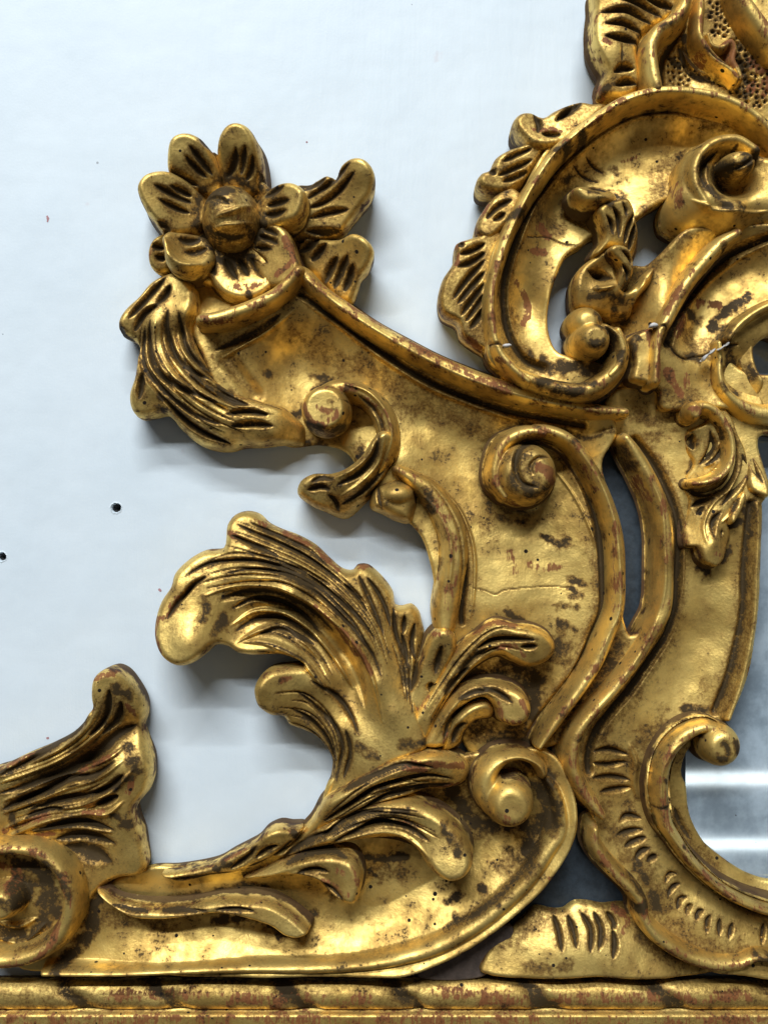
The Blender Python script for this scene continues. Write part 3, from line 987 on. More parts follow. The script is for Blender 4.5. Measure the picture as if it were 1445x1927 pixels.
p = roll('lower_rib', '| M 690,240,11 695,310,16 740,385,18 800,450,18 860,510,17 895,565,16 905,625,16 945,690,18 1015,748,19 1110,798,20 1220,828,20 1325,822,17 1390,795,15 1445,800,15 1520,820,15', 18, 76, 20)
p.wear('M 700,330 760,420 830,500;M 1000,760 1100,820 1250,850;M 900,560 920,640', 9, 0.75)
p.stain('M 850,430 880,490 940,530;M 1390,780 1445,810;M 880,580 905,560', 11, 0.85)
p.build()

# ---- wing: volutes
p = roll('wing_volute', 'G 130,150,18 200,118,21 290,130,22 375,185,23 425,280,23,82 430,370,22,78 405,440,18,66 370,500,10,50', 20, 82, 10, hb=26, zref=66)
p.dome('G 160,215,48,49', 104, 40, flat=0.62, foot=True)
p.ridge('G 230,100 345,140 425,235 445,330 425,420;G 320,190 385,270 390,360 360,440', 7, 7)
p.groove('G 300,150 380,225 410,330 390,430;G 240,180 310,200 345,270', 6, 7, 0.8)
p.wear('G 70,200 100,270 160,290;G 210,240 180,270;G 130,210 180,230', 12, 0.72)
p.stain('G 190,185 192,190;G 300,200 340,300 320,370;G 90,280 180,310 240,290', 11, 0.75)
p.build()
leaf('| G 28,575 42,522 100,488 180,487 240,468 310,415 360,340 400,300 470,320 478,400 440,480 400,540 330,615 240,687 150,657 80,625',
     'G 80,570,70 140,530,74 180,600,70 250,560,78 300,490,80 370,420,80 420,360,82 430,450,66 330,580,64 240,660,54',
     'G 390,330 370,410 300,490 210,540;G 440,370 400,470 320,560 230,620;G 460,420 410,520 330,590;G 95,525 140,508 190,515;G 80,560 140,545 175,560;G 170,580 200,610 210,650', 6, 7, h=74, zb=10, er=16, drop=30, zref=66, name='volute_tail',
     ridges='G 410,340 390,440 310,530 220,590;G 375,330 345,410 280,470 200,510', rw=7, ra=7, tone=0.3)
p = Part('leaf_tip', '| G 360,560 400,530 470,510 540,530 560,580 550,650 530,705 470,700 400,665 350,640', h=68, er=24, drop=40, zb=10)
p.edge().dome('G 470,580,30,20', 78, 56).groove('G 385,545 392,600 400,640;G 545,560 555,620', 6, 8, 0.9).build()

p = roll('volute_boss', 'H 300,590,10 258,520,16 262,440,18 295,360,19 360,318,18 430,305,15 470,315,10', 16, 80, 22)
p.dome('H 390,490,62,62', 98, 36, flat=0.50, foot=True)
p.groove('H 570,390 500,348 420,350 355,395 338,465 365,530 430,550', 9, 11, 0.95)
p.groove('H 480,420 430,425 400,460 410,500', 5, 6, 0.7)
p.stain('H 340,420 330,520 380,560;H 420,520 470,570 400,580;H 380,430 400,480', 17, 0.68)
p.wear('H 430,470 500,480;H 440,460 500,520', 16, 0.85)
p.wear('H 230,600 300,640;H 300,600 380,640', 12, 0.6)
p.stain('H 300,640 400,660 480,630', 12, 0.5)
p.build()

p = Part('base_volute', '| I 300,1062 220,1020 175,950 165,870 190,800 250,745 330,727 410,740 480,785 500,840 470,870 430,810 370,785 320,800 285,845 300,860 370,850 420,890 432,950 410,1020 360,1055', h=86, er=24, drop=40, zb=26, zref=84)
p.edge()
p.dome('I 322,950,48,50', 106, 56, flat=0.42)
p.groove('I 290,850 330,815 400,800', 5, 8, 0.9)
p.wear('I 250,980 320,1010;I 300,1020 380,1010', 14, 0.6)
p.build()

# ---- flower
fl = Part('flower', '| A 365,290 470,245 575,190 620,240 815,330 900,440 910,560 900,800 640,850 430,760 345,590 400,440', h=60, er=16, drop=14, zb=16, zref=70, tone=0.3, label='open gilded flower of seven petals')
fl.relief('A 575,200,74 370,300,74 345,590,70 820,340,66 640,490,34 640,300,46 450,430,44 850,560,40 700,780,36 880,760,38 500,720,40', 1.0)
fl.edge().stain('A 640,490,120 650,500,120', 120, 1.0)
flower = fl.build()
RING = ' '.join('%.1f,%.1f' % (428 + 63 * math.cos(a * 0.3307), 399 + 69 * math.sin(a * 0.3307)) for a in range(20))
def petal(outline, rel, cuts, w=8, d=9, zb=20, er=15, drop=30, extra=None, gain=1.0):
    p = Part('petal', outline, h=98, er=er, drop=drop, zb=zb, zref=76, parent=flower, tone=0.27)
    p.relief(rel, 1.0)
    p.H = 40 + (p.H - 66) * 0.95 + 12
    p.edge()
    p.groove(cuts, w, d, 1.1)
    p.stain(RING, 13, 0.8)
    if extra:
        extra(p)
    p.build()
petal('| A 350,295 350,215 370,150 412,122 470,120 525,146 562,185 588,232 620,330 600,400 480,390 400,340', 'A 430,170,112 500,190,112 400,240,108 560,260,96 560,330,78 500,330,82 600,390,66',
      'A 470,190 510,240 565,300;A 445,230 480,270 535,310;A 515,150 545,175 560,190;A 370,290 430,320 490,345')
petal('| A 588,205 608,130 648,86 695,74 748,92 788,150 810,240 816,330 810,380 720,400 620,390 595,300', 'A 690,130,116 640,190,112 760,200,108 700,300,88 640,300,86 770,310,86 700,390,70',
      'A 690,195 680,250 635,310;A 735,185 725,230 705,300;A 770,225 755,280 725,325;A 803,290 795,370', 9)
petal('| A 368,290 300,296 244,326 213,380 221,432 250,492 290,545 345,600 430,590 520,540 560,450 490,350', 'A 265,395,114 310,340,112 300,490,108 400,380,96 400,480,90 460,430,78 540,450,66',
      'A 300,375 370,405 455,430;A 370,370 420,385 460,400;A 320,440 380,465 450,480;A 310,540 350,570 330,590', 9)
petal('| A 345,575 322,620 338,680 345,740 400,792 480,792 550,750 580,680 560,600 440,560', 'A 350,640,106 400,630,88 470,620,78 380,720,108 470,775,106 530,745,100 440,690,80 540,650,70',
      'A 400,615 450,620 500,600;A 430,675 480,670 530,645', 11, 8, extra=lambda p: p.ridge('A 345,620 370,700 430,748 530,752', 13, 12))
petal('| A 740,440 800,380 860,350 910,343 970,356 1024,405 1024,475 985,545 920,560 800,560 740,500', 'A 980,440,114 920,380,106 930,510,106 830,440,84 760,470,70',
      'A 820,405 870,390 920,375;A 830,450 890,448 945,445;A 820,490 870,500 930,490', 9)
petal('| A 500,670 540,800 620,890 740,915 840,870 880,800 800,620 640,580', 'A 700,870,84 620,830,82 790,840,84 640,720,70 720,720,72 680,620,62',
      'A 560,690 555,750 575,780;A 615,690 645,750 680,800;A 680,690 710,740 735,785;A 740,690 785,750 812,800', 10, 9, drop=26, extra=lambda p: (p.wear('A 640,850 740,840 850,800', 14, 0.7), p.stain('A 570,700 660,730;A 742,875 743,877;A 540,690 640,700 760,680', 10, 0.9)))
petal('| A 720,600 770,540 870,525 935,575 978,680 1000,770 930,850 830,850 750,740', 'A 940,700,96 885,600,92 800,640,76 900,800,94 820,740,80 750,640,66',
      'A 785,585 840,610 885,640;A 765,640 810,650 850,660;A 800,550 850,575 885,600;A 750,650 780,690 830,725', 8, 9, drop=26, extra=lambda p: p.wear('A 920,620 960,720 880,790', 12, 0.7))
p = Part('flower_centre', box=(345, 315, 510, 490), zb=24, zref=92, parent=flower, tone=0.46)
p.dome('A 640,487,58,65', 112, 36, flat=0.15, foot=True)
p.groove('A 590,590 660,608 725,590;A 540,430 600,440 660,470', 8, 6, 0.9)
p.stain('A 530,470 560,400 600,370 660,390;A 560,440 600,400 650,420;A 520,560 600,620;A 580,470 640,440;A 685,350 690,355;A 740,565 742,567', 14, 0.85)
p.wear('A 600,380 680,370;A 680,540 740,480', 14, 0.5)
p.ridge('A 590,530 680,505 760,450;A 580,575 700,562 765,530', 8, 7)
p.build()

# ---- leaves around the flower
leaf('| A 780,360 900,332 960,310 1060,300 1120,283 1160,300 1190,250 1240,225 1300,235 1345,280 1358,330 1340,400 1290,460 1240,520 1195,570 1120,580 1000,590 900,570 800,500',
     'A 1290,300,84 1240,260,80 1320,370,76 1180,350,70 1100,330,62 1000,400,52 1100,520,60 1220,470,66 850,450,46',
     'A 1232,258 1150,325 1080,360 1020,395;A 1258,300 1180,375 1100,420 1030,440;A 1225,465 1120,472 1030,490;A 1115,305 1050,330 980,345;A 1060,300 980,330 930,340;A 1010,550 1100,560 1180,560', 7, 8)
leaf('| A 930,560 1080,585 1180,602 1250,590 1320,630 1352,680 1330,750 1290,795 1272,850 1240,912 1180,905 1080,800 1000,720',
     'A 1290,650,86 1320,700,82 1200,650,70 1100,620,58 1020,640,50 1120,760,56 1230,800,64 1220,880,58',
     'A 1080,585 1030,620 980,645;A 1115,620 1075,660 1040,695;A 1170,690 1135,750 1110,805;A 1222,690 1190,760 1155,835;A 1250,735 1230,800 1205,855;A 960,560 1000,600', 9, 9)
leaf('| A 345,580 280,615 254,680 262,745 290,772 345,760 370,650', 'A 300,650,58 280,720,58 340,700,52', 'A 330,660 300,655 275,660;A 335,705 305,705 290,700', 7, 7, h=58, zb=12, er=10, drop=14)

# left acanthus sweeping under the flower
leaf('| A 350,755 250,800 190,880 130,950 100,1020 110,1075 | B 135,135 187,165 188,230 180,330 155,420 163,490 200,532 260,525 330,513 400,590 470,650 550,683 640,688 700,672 800,670 900,658 1000,655 1000,560 950,510 900,470 780,440 660,400 570,330 520,250 480,180 450,80 | A 480,960 480,860 430,790',
     '| A 200,960,66 140,1020,72 280,860,60 350,850,60 400,900,66 | B 230,40,66 210,140,60 300,80,80 270,220,70 340,60,70 400,120,58 440,40,76 450,170,74 540,270,66 215,420,72 210,490,68 320,320,78 300,450,64 400,400,82 420,540,62 540,480,78 520,620,56 660,560,76 680,640,54 800,480,72 860,600,72 960,600,52 650,440,66',
     'B 350,10 345,120 385,220 460,300 560,345;B 405,20 420,130 470,230 545,300;B 268,60 258,180 300,300 390,372 500,422 600,462;B 240,90 222,200 240,285 300,365 400,455 500,525 610,565;B 665,572 760,562 862,572;B 640,515 740,500 838,518;B 330,430 420,530 520,600 640,650;B 232,310 222,380 213,440;A 325,790 250,880 160,1000;A 300,930 230,980 185,1060;A 350,830 330,880 290,930;B 110,90 125,130;B 580,400 660,450 740,470', 7, 9, h=70, zb=10, er=16, drop=26, zref=66, name='acanthus_leaf',
     ridges='B 300,60 290,180 340,290 440,380 560,440 700,480 860,510;B 245,240 290,340 380,440 480,520 600,580;B 430,60 440,150 490,240 570,320', rw=10, ra=7,
     fans=(('B 225,60 200,200 235,310 330,440 460,560 640,650', 'B 420,20 415,130 470,240 580,350 740,430 900,490', 8, 4, 7, 0.7),),
     extra=lambda p: (p.stain('B 370,350 410,365;B 300,420 320,440;B 120,80 130,130 160,150;B 290,480 330,490;B 480,330 560,400;B 600,370 680,450', 10, 0.85), p.wear('B 580,230 610,290;B 540,200 600,220', 8, 0.8)))

# ---- plume rising from the base
leaf('| C 75,640 85,720 125,790 200,830 270,817 330,775 380,735 430,745 480,777 560,787 640,782 720,792 800,832 720,838 640,850 590,890 562,950 572,1020 | J 60,540 110,580 165,592 182,628 250,660 310,690 350,740 375,800 365,880 335,950 300,1030 360,1040 500,900 640,800 740,760 800,720 800,640 770,560 750,450 770,330 790,228 | C 1398,690 1385,640 1370,585 1330,548 1290,557 1250,550 1240,490 1210,440 1160,385 1110,348 1060,350 1040,375 990,370 920,315 850,250 760,200 680,170 620,140 570,95 510,80 450,100 415,150 410,220 400,262 310,275 230,320 165,390 150,450 100,530',
     'C 130,620,88 200,740,98 280,700,100 150,520,84 260,420,84 330,330,74 460,130,68 560,180,68 480,330,80 600,420,92 760,470,92 640,250,72 800,320,70 900,420,74 950,580,92 1080,720,92 1050,520,76 1100,400,64 1180,500,64 1200,680,70 1320,600,58 1330,720,56 1150,920,88 1250,850,74 560,560,64 700,570,58 850,680,56 960,800,56 1050,950,60 480,700,74 620,700,78 760,760,80 900,900,78 620,940,92 640,1000,84 720,900,84 800,1000,72 | J 130,520,84 250,640,66 330,540,72 420,640,74 400,780,64 480,560,66 560,600,72 640,560,86 700,640,82 600,720,78 480,800,72 400,900,64 720,440,66 740,330,60',
     'C 225,400 330,342 450,322 600,327 740,377 860,442 960,530 1060,640 1120,740;C 480,150 560,190 680,240 800,300 900,370 990,440;C 540,140 620,180 720,225 830,280 900,340;C 430,385 560,362 700,382 820,442 920,522 1000,602 1080,692 1140,780 1180,880;C 650,330 760,360 860,420 960,500 1060,590 1150,700;C 1070,400 1110,490 1150,580 1190,680;C 1110,410 1160,480 1200,560 1225,650;C 1000,440 1060,500 1110,570;C 1295,600 1288,690;C 1280,690 1300,780 1310,860;C 1345,640 1330,750 1350,820;C 1240,560 1250,680 1290,800;C 450,200 560,250 680,300;C 280,440 200,520 150,600;C 330,400 260,450 210,520', 5, 7, h=76, zb=10, er=16, drop=26, zref=74, name='acanthus_plume',
     ridges='C 330,492 430,455 540,440 680,455 800,510 900,575 990,650 1070,750 1130,870 1160,980 | J 600,600;C 450,640 560,575 680,580 800,640 900,740 980,850 1040,960;C 480,720 600,660 700,650 800,720 900,830;C 500,720 620,720 760,780 860,880 940,1000', rw=9, ra=11,
     fans=(('C 250,380 420,295 600,300 800,370 980,480 1130,650', 'C 250,470 420,440 560,420 720,430 900,540 1080,700', 5, 3, 5, 0.7), ('C 470,130 640,200 820,290 1000,420 1160,620 1220,800', 'C 420,250 600,300 780,370 960,500 1120,680 1190,860', 6, 3, 5, 0.75), ('C 480,760 640,770 780,830 900,980', 'C 560,580 720,600 880,740 1020,960', 5, 3, 5, 0.7), ('J 120,470 260,480 380,600 420,760', 'J 180,600 300,660 370,760 385,900', 5, 3, 5, 0.8), ('J 640,260 680,380 700,520', 'J 770,260 740,400 730,560', 4, 3, 5, 0.8)),
     extra=lambda p: (p.groove('C 400,520,14 520,485,20 650,490,24 780,545,24 880,630,24 960,720,24 1030,830,22 1080,940,20 1100,1050,14', 22, 16, 0.0),
                      p.groove('C 395,510 500,475 640,475 760,520 860,590 940,670', 9, 6, 1.1),
                      p.groove('C 470,668 560,615 680,608 780,660 860,730;C 590,680 680,655 780,700 850,745;C 450,560 560,510 680,525 790,590 870,680', 8, 8, 1.1),
                      p.groove('J 230,470 330,560 400,640 425,720 410,800 395,880;J 290,420 390,490 465,590 495,660;J 200,545 290,605 360,690 395,790;J 440,640 460,740 430,860', 7, 9, 1.0),
                      p.stain('C 320,600 340,560 330,520;C 380,680 420,600;J 500,720 560,740;J 700,430 730,470;J 700,380 690,300;J 690,700 780,690', 13, 0.85),
                      p.wear('C 100,600 90,680 120,760;C 130,600 180,560;C 200,500 160,540;C 700,190 850,270 970,370;C 860,540 960,640 1060,780;C 700,900 740,890;C 430,190 480,210;C 560,130 600,150;C 1050,360 1110,355;J 420,190 500,280 550,380', 10, 0.74)))

leaf('| J 690,560 730,420 775,310 802,232 838,195 880,189 915,225 922,290 885,380 845,470 790,580 730,640', 'J 860,230,78 800,330,70 760,450,66 740,560,66 860,330,70',
     'J 858,265 845,330 830,390;J 815,430 808,470;J 750,330 740,420 720,470', 7, 8, h=70, zb=20, er=14, drop=20, extra=lambda p: p.wear('J 820,215 890,210;J 760,540 740,600', 9, 0.6))
leaf('| J 690,680 760,540 850,410 920,295 1000,225 1100,160 1180,177 1260,187 1330,222 1363,280 1335,335 1240,373 1170,347 1115,324 1020,372 930,465 850,590 800,700 740,710',
     'J 1250,290,88 1320,280,84 1180,250,86 1100,230,80 1000,290,78 900,420,74 800,580,74 1120,300,74',
     'J 1015,280 1080,245 1170,235 1260,238;J 930,400 1000,320 1060,280;J 1200,270 1270,265;J 870,490 920,420 980,370', 6, 8, h=76, zb=30, er=16, drop=28, zref=82,
     ridges='J 800,600 880,460 980,330 1080,270 1160,300', rw=9, ra=6, fans=(('J 760,600 860,440 960,300 1100,190 1240,200', 'J 830,640 920,480 1020,370 1110,320 1230,340', 4, 3.5, 5, 0.7),), extra=lambda p: p.wear('J 1000,215 1090,165 1180,180;J 1100,280 1170,270 1220,310;J 780,540 800,500', 11, 0.78))
leaf('| J 770,720 820,610 900,500 970,448 1060,430 1150,438 1215,473 1248,540 1226,603 1170,624 1110,602 1092,548 1050,505 985,525 925,585 900,650 885,715 830,735',
     'J 1190,530,90 1170,590,88 1100,470,82 1000,480,80 920,540,76 850,650,74',
     'J 1040,455 1100,470 1160,510;J 870,680 900,600 960,540;J 940,500 1010,470 1060,465', 6, 8, h=78, zb=30, er=16, drop=28, zref=82,
     ridges='J 830,690 880,580 960,490 1060,460 1150,480', rw=8, ra=5, extra=lambda p: p.wear('J 1110,520 1130,590 1190,600;J 1200,500 1230,560;J 880,650 870,700', 10, 0.74))
leaf('| J 860,735 880,650 930,570 1000,520 1060,515 1090,555 1080,590 1010,600 960,650 930,720', 'J 1040,550,66 960,590,68 900,690,60', 'J 905,690 930,620 960,600', 7, 7, h=64, zb=26, er=10, drop=16)

# ---- leaves lying along the base
leaf('| J 290,1050 345,955 450,880 580,800 690,748 800,733 900,748 970,788 990,840 965,890 900,915 | L 900,90 800,120 640,160 480,240 350,330 250,360', 
     'J 900,830,74 940,810,68 800,800,82 690,830,82 560,880,80 450,950,78 360,1020,70 800,900,66 650,950,70',
     'J 430,900 560,830 700,775 820,790;J 420,990 540,900 680,850 800,830 900,850;J 500,1000 620,920 760,890 900,880;J 350,1040 460,960 560,900', 6, 8, h=78, zb=24, er=14, drop=26, zref=76,
     fans=(('L 620,60 760,30 900,40', 'L 560,200 720,130 900,110', 4, 4, 6, 0.5), ('J 350,1020 480,900 640,810 820,760', 'J 400,1050 560,960 720,910 900,890', 4, 3, 4, 0.8),),
     extra=lambda p: p.wear('J 740,770 860,780 950,800;J 830,890 930,890;J 700,790 780,800', 13, 0.8))
leaf('| L 150,400 280,340 400,262 520,205 660,150 800,128 920,165 1010,225 1080,315 1092,390 1055,450 990,473 930,452 885,412 850,370 760,335 640,325 520,340 380,370 240,420',
     'L 1000,390,100 1050,350,96 960,300,92 860,220,84 740,190,82 600,240,80 440,300,78 300,370,70 900,400,94 780,290,70',
     'L 480,315 560,275 660,235 780,245 900,300;L 590,260 680,230 760,235;L 420,300 560,210 700,175;L 640,340 760,325 850,360;L 250,400 380,310 470,265', 7, 9, h=84, zb=28, er=20, drop=36, zref=88,
     ridges='L 480,330 580,290 700,275 820,310 900,370', rw=8, ra=5,
     fans=(('L 300,370 480,250 660,170 860,170', 'L 420,320 580,240 740,210 940,280', 5, 3.5, 6, 0.85),),
     extra=lambda p: (p.stain('L 960,240 1010,300;L 820,240 860,290;L 1010,335 1014,340;L 740,180 800,170', 12, 0.8), p.wear('L 900,400 940,430;L 700,220 860,240', 9, 0.6)))
leaf('| L 60,500 180,440 270,395 370,358 480,348 560,368 600,430 602,510 575,572 530,578 460,545 400,495 320,468 200,490',
     'L 560,470,86 520,540,84 480,400,82 350,410,78 220,450,70 440,500,74',
     'L 270,410 360,370 460,350 540,370;L 400,480 460,500 520,545;L 320,440 400,420 460,430', 6, 8, h=78, zb=28, er=18, drop=32, zref=80,
     ridges='L 250,460 350,440 430,470 510,530', rw=8, ra=5, extra=lambda p: p.wear('L 440,470 540,520;L 500,420 560,440;L 560,400 590,480', 12, 0.6))
leaf('| K 395,530 430,575 480,605 560,642 700,645 830,630 960,615 1080,635 1180,668 1235,705 1300,715 1345,690 1310,650 1240,600 1165,565 1050,555 930,562 800,590 650,598 560,590 480,570 440,540',
     'K 420,550,62 560,620,68 700,615,72 850,605,72 1050,590,76 1180,620,76 1280,680,78',
     'K 700,605 840,600 900,595;K 940,590 1040,585 1110,592;K 480,585 560,605 640,608', 4, 6, h=72, zb=28, er=9, drop=22, zref=72)
leaf('| K 690,455 780,440 930,402 1000,362 1062,330 1110,303 1150,260 1210,234 1262,240 1315,243 1290,290 1230,350 1150,400 1040,440 900,470 760,490',
     'K 800,460,60 1000,390,66 1120,330,68 1210,260,72 1260,270,68 1100,400,62', 'K 720,475 860,465 1000,440;K 1000,420 1090,350 1120,310;K 1110,370 1160,330 1210,310;K 1080,410 1180,380 1270,290', 6, 7, h=66, zb=12, er=10, drop=14,
     extra=lambda p: (p.stain('K 940,420 1000,400;K 1100,330 1115,320;K 1150,340 1180,325;K 1280,250 1290,280', 9, 0.9), p.wear('K 960,385 1070,330', 7, 0.6)))
# ---- left shell leaf and its volute
leaf('| D -90,600 0,558 100,510 220,460 330,400 400,340 440,285 460,258 457,190 470,110 520,72 580,90 640,160 685,250 687,320 670,370 690,440 720,520 725,600 700,690 640,770 645,820 670,890 685,980 692,1065 | K 590,470 500,490 440,520 395,560 340,620 0,640 -120,640',
     'D 530,140,88 600,200,80 520,280,84 440,400,80 250,500,76 60,580,72 660,300,66 600,380,54 400,520,60 200,600,62 600,470,72 500,540,74 640,560,76 680,600,70 660,700,66 400,640,70 200,700,68 560,750,74 400,800,66 200,850,64 600,850,70 630,950,66 450,930,58 300,930,58 0,800,64 | K 560,400,64 480,480,56 250,480,52 50,480,52',
     'D 440,300 375,375 260,445 100,545 0,595;D 545,165 535,260 500,335 440,395;D 592,230 565,310 500,390;D 330,600 180,690 60,740;D 140,765 280,725 440,690 540,640;D 440,695 540,645 600,585;D 460,740 520,715 575,690;D 110,810 200,775 300,760', 8, 10, h=70, zb=10, er=14, drop=22, zref=70, name='shell_leaf',
     ridges='D 0,630 180,565 350,480 460,400 540,300 560,200;D 0,730 200,640 400,575 520,515 610,450;D 0,790 180,710 330,650 480,600 600,520;D 0,870 200,770 400,730 560,650 650,560;D 0,920 200,830 400,780 520,780 600,720;D 120,880 300,860 420,860 540,880', rw=9, ra=9,
     fans=(('D 0,580 180,510 340,420 450,310 510,150', 'D 0,640 180,580 350,500 480,400 600,230', 4, 4, 6, 0.5), ('D 0,720 200,650 420,570 620,470', 'D 0,880 200,810 420,770 620,640', 5, 4, 6, 0.6)),
     extra=lambda p: (p.groove('D -20,690,9 150,642,14 330,572,17 470,482,20 560,405,24 640,365,20', 20, 15, 1.1),
                      p.groove('D 130,690 240,670 340,620 450,600 560,520;D 0,770 120,710 260,680', 9, 9, 1.1),
                      p.groove('D 150,882,10 270,850,13 400,838,14 540,862,10;D 250,925,11 370,903,15 450,918,15 545,938,10', 14, 11, 1.2),
                      p.groove('D 290,965,16 400,990,26 520,1035,20', 22, 8, 1.1),
                      p.stain('D 600,450 640,480;D 640,520 660,560;D 560,800 620,840;D 570,160 620,200;D 40,800 60,850;D 0,580 120,545;D 630,600 560,640', 12, 0.9),
                      p.wear('D 0,560 100,520 150,505;D 380,580 560,490;D 0,880 120,830 220,800;D 400,780 500,770;D 150,910 280,880;D 480,110 560,90;D 620,250 640,300;D 640,620 620,680', 11, 0.76)))
p = roll('shell_volute', 'K -160,420,16 -60,340,18 60,325,19 170,345,20 262,420,21 303,525,22 292,640,22 232,735,22 125,795,22 0,815,22 -120,800,22', 20, 84, 14, hb=30)
p.wear('K 0,830 120,815 220,750 270,640;K 250,600 230,700;K 60,340 160,370', 10, 0.8)
p.stain('K 200,380 270,440 310,540;K 240,450 260,540;K 20,345 60,335', 10, 0.75)
p.groove('K 60,365 160,390 235,460 260,560 240,660 170,740 60,775', 7, 7, 0.7)
p.build()
p = Part('shell_volute_bowl', '| K -200,600 -100,400 60,340 200,380 290,520 270,680 140,780 0,800 -120,780', h=46, er=6, drop=4, zb=10, zref=50)
p.edge()
p.dome('K 45,530,36,34', 90, 40, flat=0.5)
p.stain('K 20,500 80,520', 14, 0.6)
p.ridge('K 0,650 80,660 160,630;K 0,720 100,730 200,650', 9, 8)
p.stain('K 60,400 160,420 220,500 230,600;K 190,470 200,620 150,690;K 0,690 90,690;K 100,440 130,520', 20, 0.9)
p.wear('K 0,400 80,430;K 60,450 90,470', 16, 0.8)
p.build()

# ---- crest: edging leaves, volute, small leaf column, shell finial
leaf('| E 760,440 720,425 690,428 640,419 580,435 520,462 470,490 420,470 370,478 338,520 345,560 377,602 420,640 540,640 640,570', 'E 380,520,60 450,520,56 560,480,56 640,450,54 520,560,60 680,470,56',
     'E 610,440 570,480 520,525;E 640,432 600,470 540,510;E 430,490 450,540 440,580;E 540,590 460,585', 6, 7, h=58, zb=10, er=13, drop=24, extra=lambda p: p.wear('E 400,560 480,570;E 500,560 540,575', 10, 0.7), name='edging_leaf')
leaf('| E 420,600 370,622 320,640 260,680 236,728 198,745 178,780 190,815 242,832 330,830 420,740 480,640', 'E 220,780,60 290,720,60 380,660,58 330,780,58 420,680,56',
     'E 420,640 350,670 290,705;E 420,690 340,730 270,765;E 400,740 340,770 290,790;E 235,735 260,760', 6, 7, h=58, zb=10, er=13, drop=24, name='edging_leaf')
leaf('| E 330,800 250,845 210,900 182,950 176,1010 230,1040 330,960 390,860', 'E 220,960,56 280,900,58 330,850,56', 'E 330,870 270,900 220,950;E 300,930 250,960', 6, 6, h=56, zb=10, er=12, drop=22, name='edging_leaf', extra=lambda p: p.wear('E 200,930 230,890', 8, 0.7))
leaf('| F 260,170 180,205 130,222 90,240 78,320 30,400 12,490 28,550 95,590 112,640 160,680 212,712 260,740 290,600 270,400 320,220', 'F 60,480,58 120,300,58 130,450,60 200,300,56 220,450,54 150,620,54 200,600,52 110,560,56',
     'F 215,245 160,275 105,295;F 215,285 150,330 95,350;F 212,320 140,400 75,490;F 212,370 150,440 95,510;F 210,420 160,490 110,560;F 208,470 170,530 130,585;F 205,530 180,575 150,615;F 120,240 100,260', 6.5, 8, h=58, zb=10, er=12, drop=24, name='edging_leaf',
     extra=lambda p: p.wear('F 90,260 130,230;F 100,300 90,340;F 150,660 200,700', 10, 0.7))

p = Part('crest_volute', '| E 1050,790 1072,690 1130,618 1225,580 1330,595 1400,640 1500,680 1640,720 1640,1000 1445,985 1300,1030 1180,1020 1090,990 1030,950 1018,880', h=74, er=20, drop=34, zb=14, zref=76)
p.relief('E 1100,720,72 1200,610,74 1100,850,78 1150,900,84 1300,925,86 1500,910,86 1300,620,76 1445,700,76 1070,900,64 1200,980,58 1400,970,60 1300,760,60')
p.edge()
p.bowl('E 1300,790,58,48', 26, 0.0)
p.tube('E 1170,900,12 1120,800,13 1130,700,13 1200,630,14 1300,615,15 1380,660,14', 14, 88, 60)
p.dome('E 1310,715,34,24', 98, 56, flat=0.35)
p.ridge('E 1110,870 1180,915 1300,930 1445,915', 9, 7)
p.stain('E 1170,700 1160,800 1230,860;E 1290,790 1240,760;E 1240,735 1330,720 1390,680;E 1260,910 1300,915', 16, 0.85)
p.stain('E 1140,638 1142,640;E 1298,645 1300,647', 6, 1.0)
p.groove('E 1195,860 1165,780 1175,700 1230,650', 7, 8, 0.9)
p.groove('E 1235,745 1310,740 1395,675', 5, 7, 1.0)
p.wear('E 1060,780 1070,880;E 1380,640 1390,700', 12, 0.6)
p.build()

leaf('| E 588,840 615,795 680,778 770,795 810,830 770,875 700,900 630,897', 'E 640,830,82 740,830,70', 'E 670,815 710,805 750,815', 6, 6, h=74, zb=26, er=14, drop=26, name='bud', extra=lambda p: p.stain('E 660,850 700,850', 8, 0.7))
leaf('| Q 300,360 350,300 440,260 520,240 600,230 660,300 690,400 730,520 710,680 640,790 560,720 440,690 330,760 290,740 370,600 340,480',
     'Q 360,400,82 450,350,78 560,320,76 640,400,72 680,560,64 560,600,72 420,600,76 350,680,74 620,700,60',
     'Q 380,410,4 430,470,6 450,580,5;Q 440,330,5 500,420,7 510,600,6;Q 540,290,3 570,350,4 575,410,3;Q 650,380 600,500 570,640;Q 670,460 640,600 625,690', 5, 9, h=74, zb=22, er=12, drop=22, zref=76,
     extra=lambda p: p.stain('Q 430,260 520,220 600,220;Q 410,300 420,330', 9, 0.9))
leaf('| Q 400,740 430,690 500,672 580,690 630,750 660,900 640,960 590,1060 520,1110 460,1110 500,980 520,860 450,800', 'Q 450,730,88 560,730,84 620,860,80 560,960,76 540,1060,70',
     'Q 520,735,3 590,780,5 630,870,3;Q 540,850,4 590,920,5 590,990,3;Q 560,1060 610,1000 650,950', 4, 8, h=80, zb=26, er=9, drop=18, zref=80)
leaf('| Q 120,1250 95,1100 110,960 180,850 290,770 360,720 440,760 500,850 520,960 560,1080 680,1000 760,900 850,850 830,1000 700,1150 650,1300 500,1330 250,1280',
     'Q 180,900,62 280,800,66 150,1050,64 350,950,50 350,1060,66 440,1080,72 250,1180,58 500,1200,56 640,1100,60 780,950,58', 'Q 220,900,6 330,935,13 450,980,7', 10, 10, h=60, zb=12, er=14, drop=24, name='leaf_stem',
     ridges='Q 260,1070 350,1080 460,1060;Q 640,1230 700,1100 760,960', rw=8, ra=6,
     extra=lambda p: p.stain('Q 240,1150 400,1130 540,1190;Q 330,940 380,980;Q 480,1250 600,1320', 9, 0.85))
p = Part('scroll_ball', box=(1055, 560, 1215, 760), zb=14, zref=84)
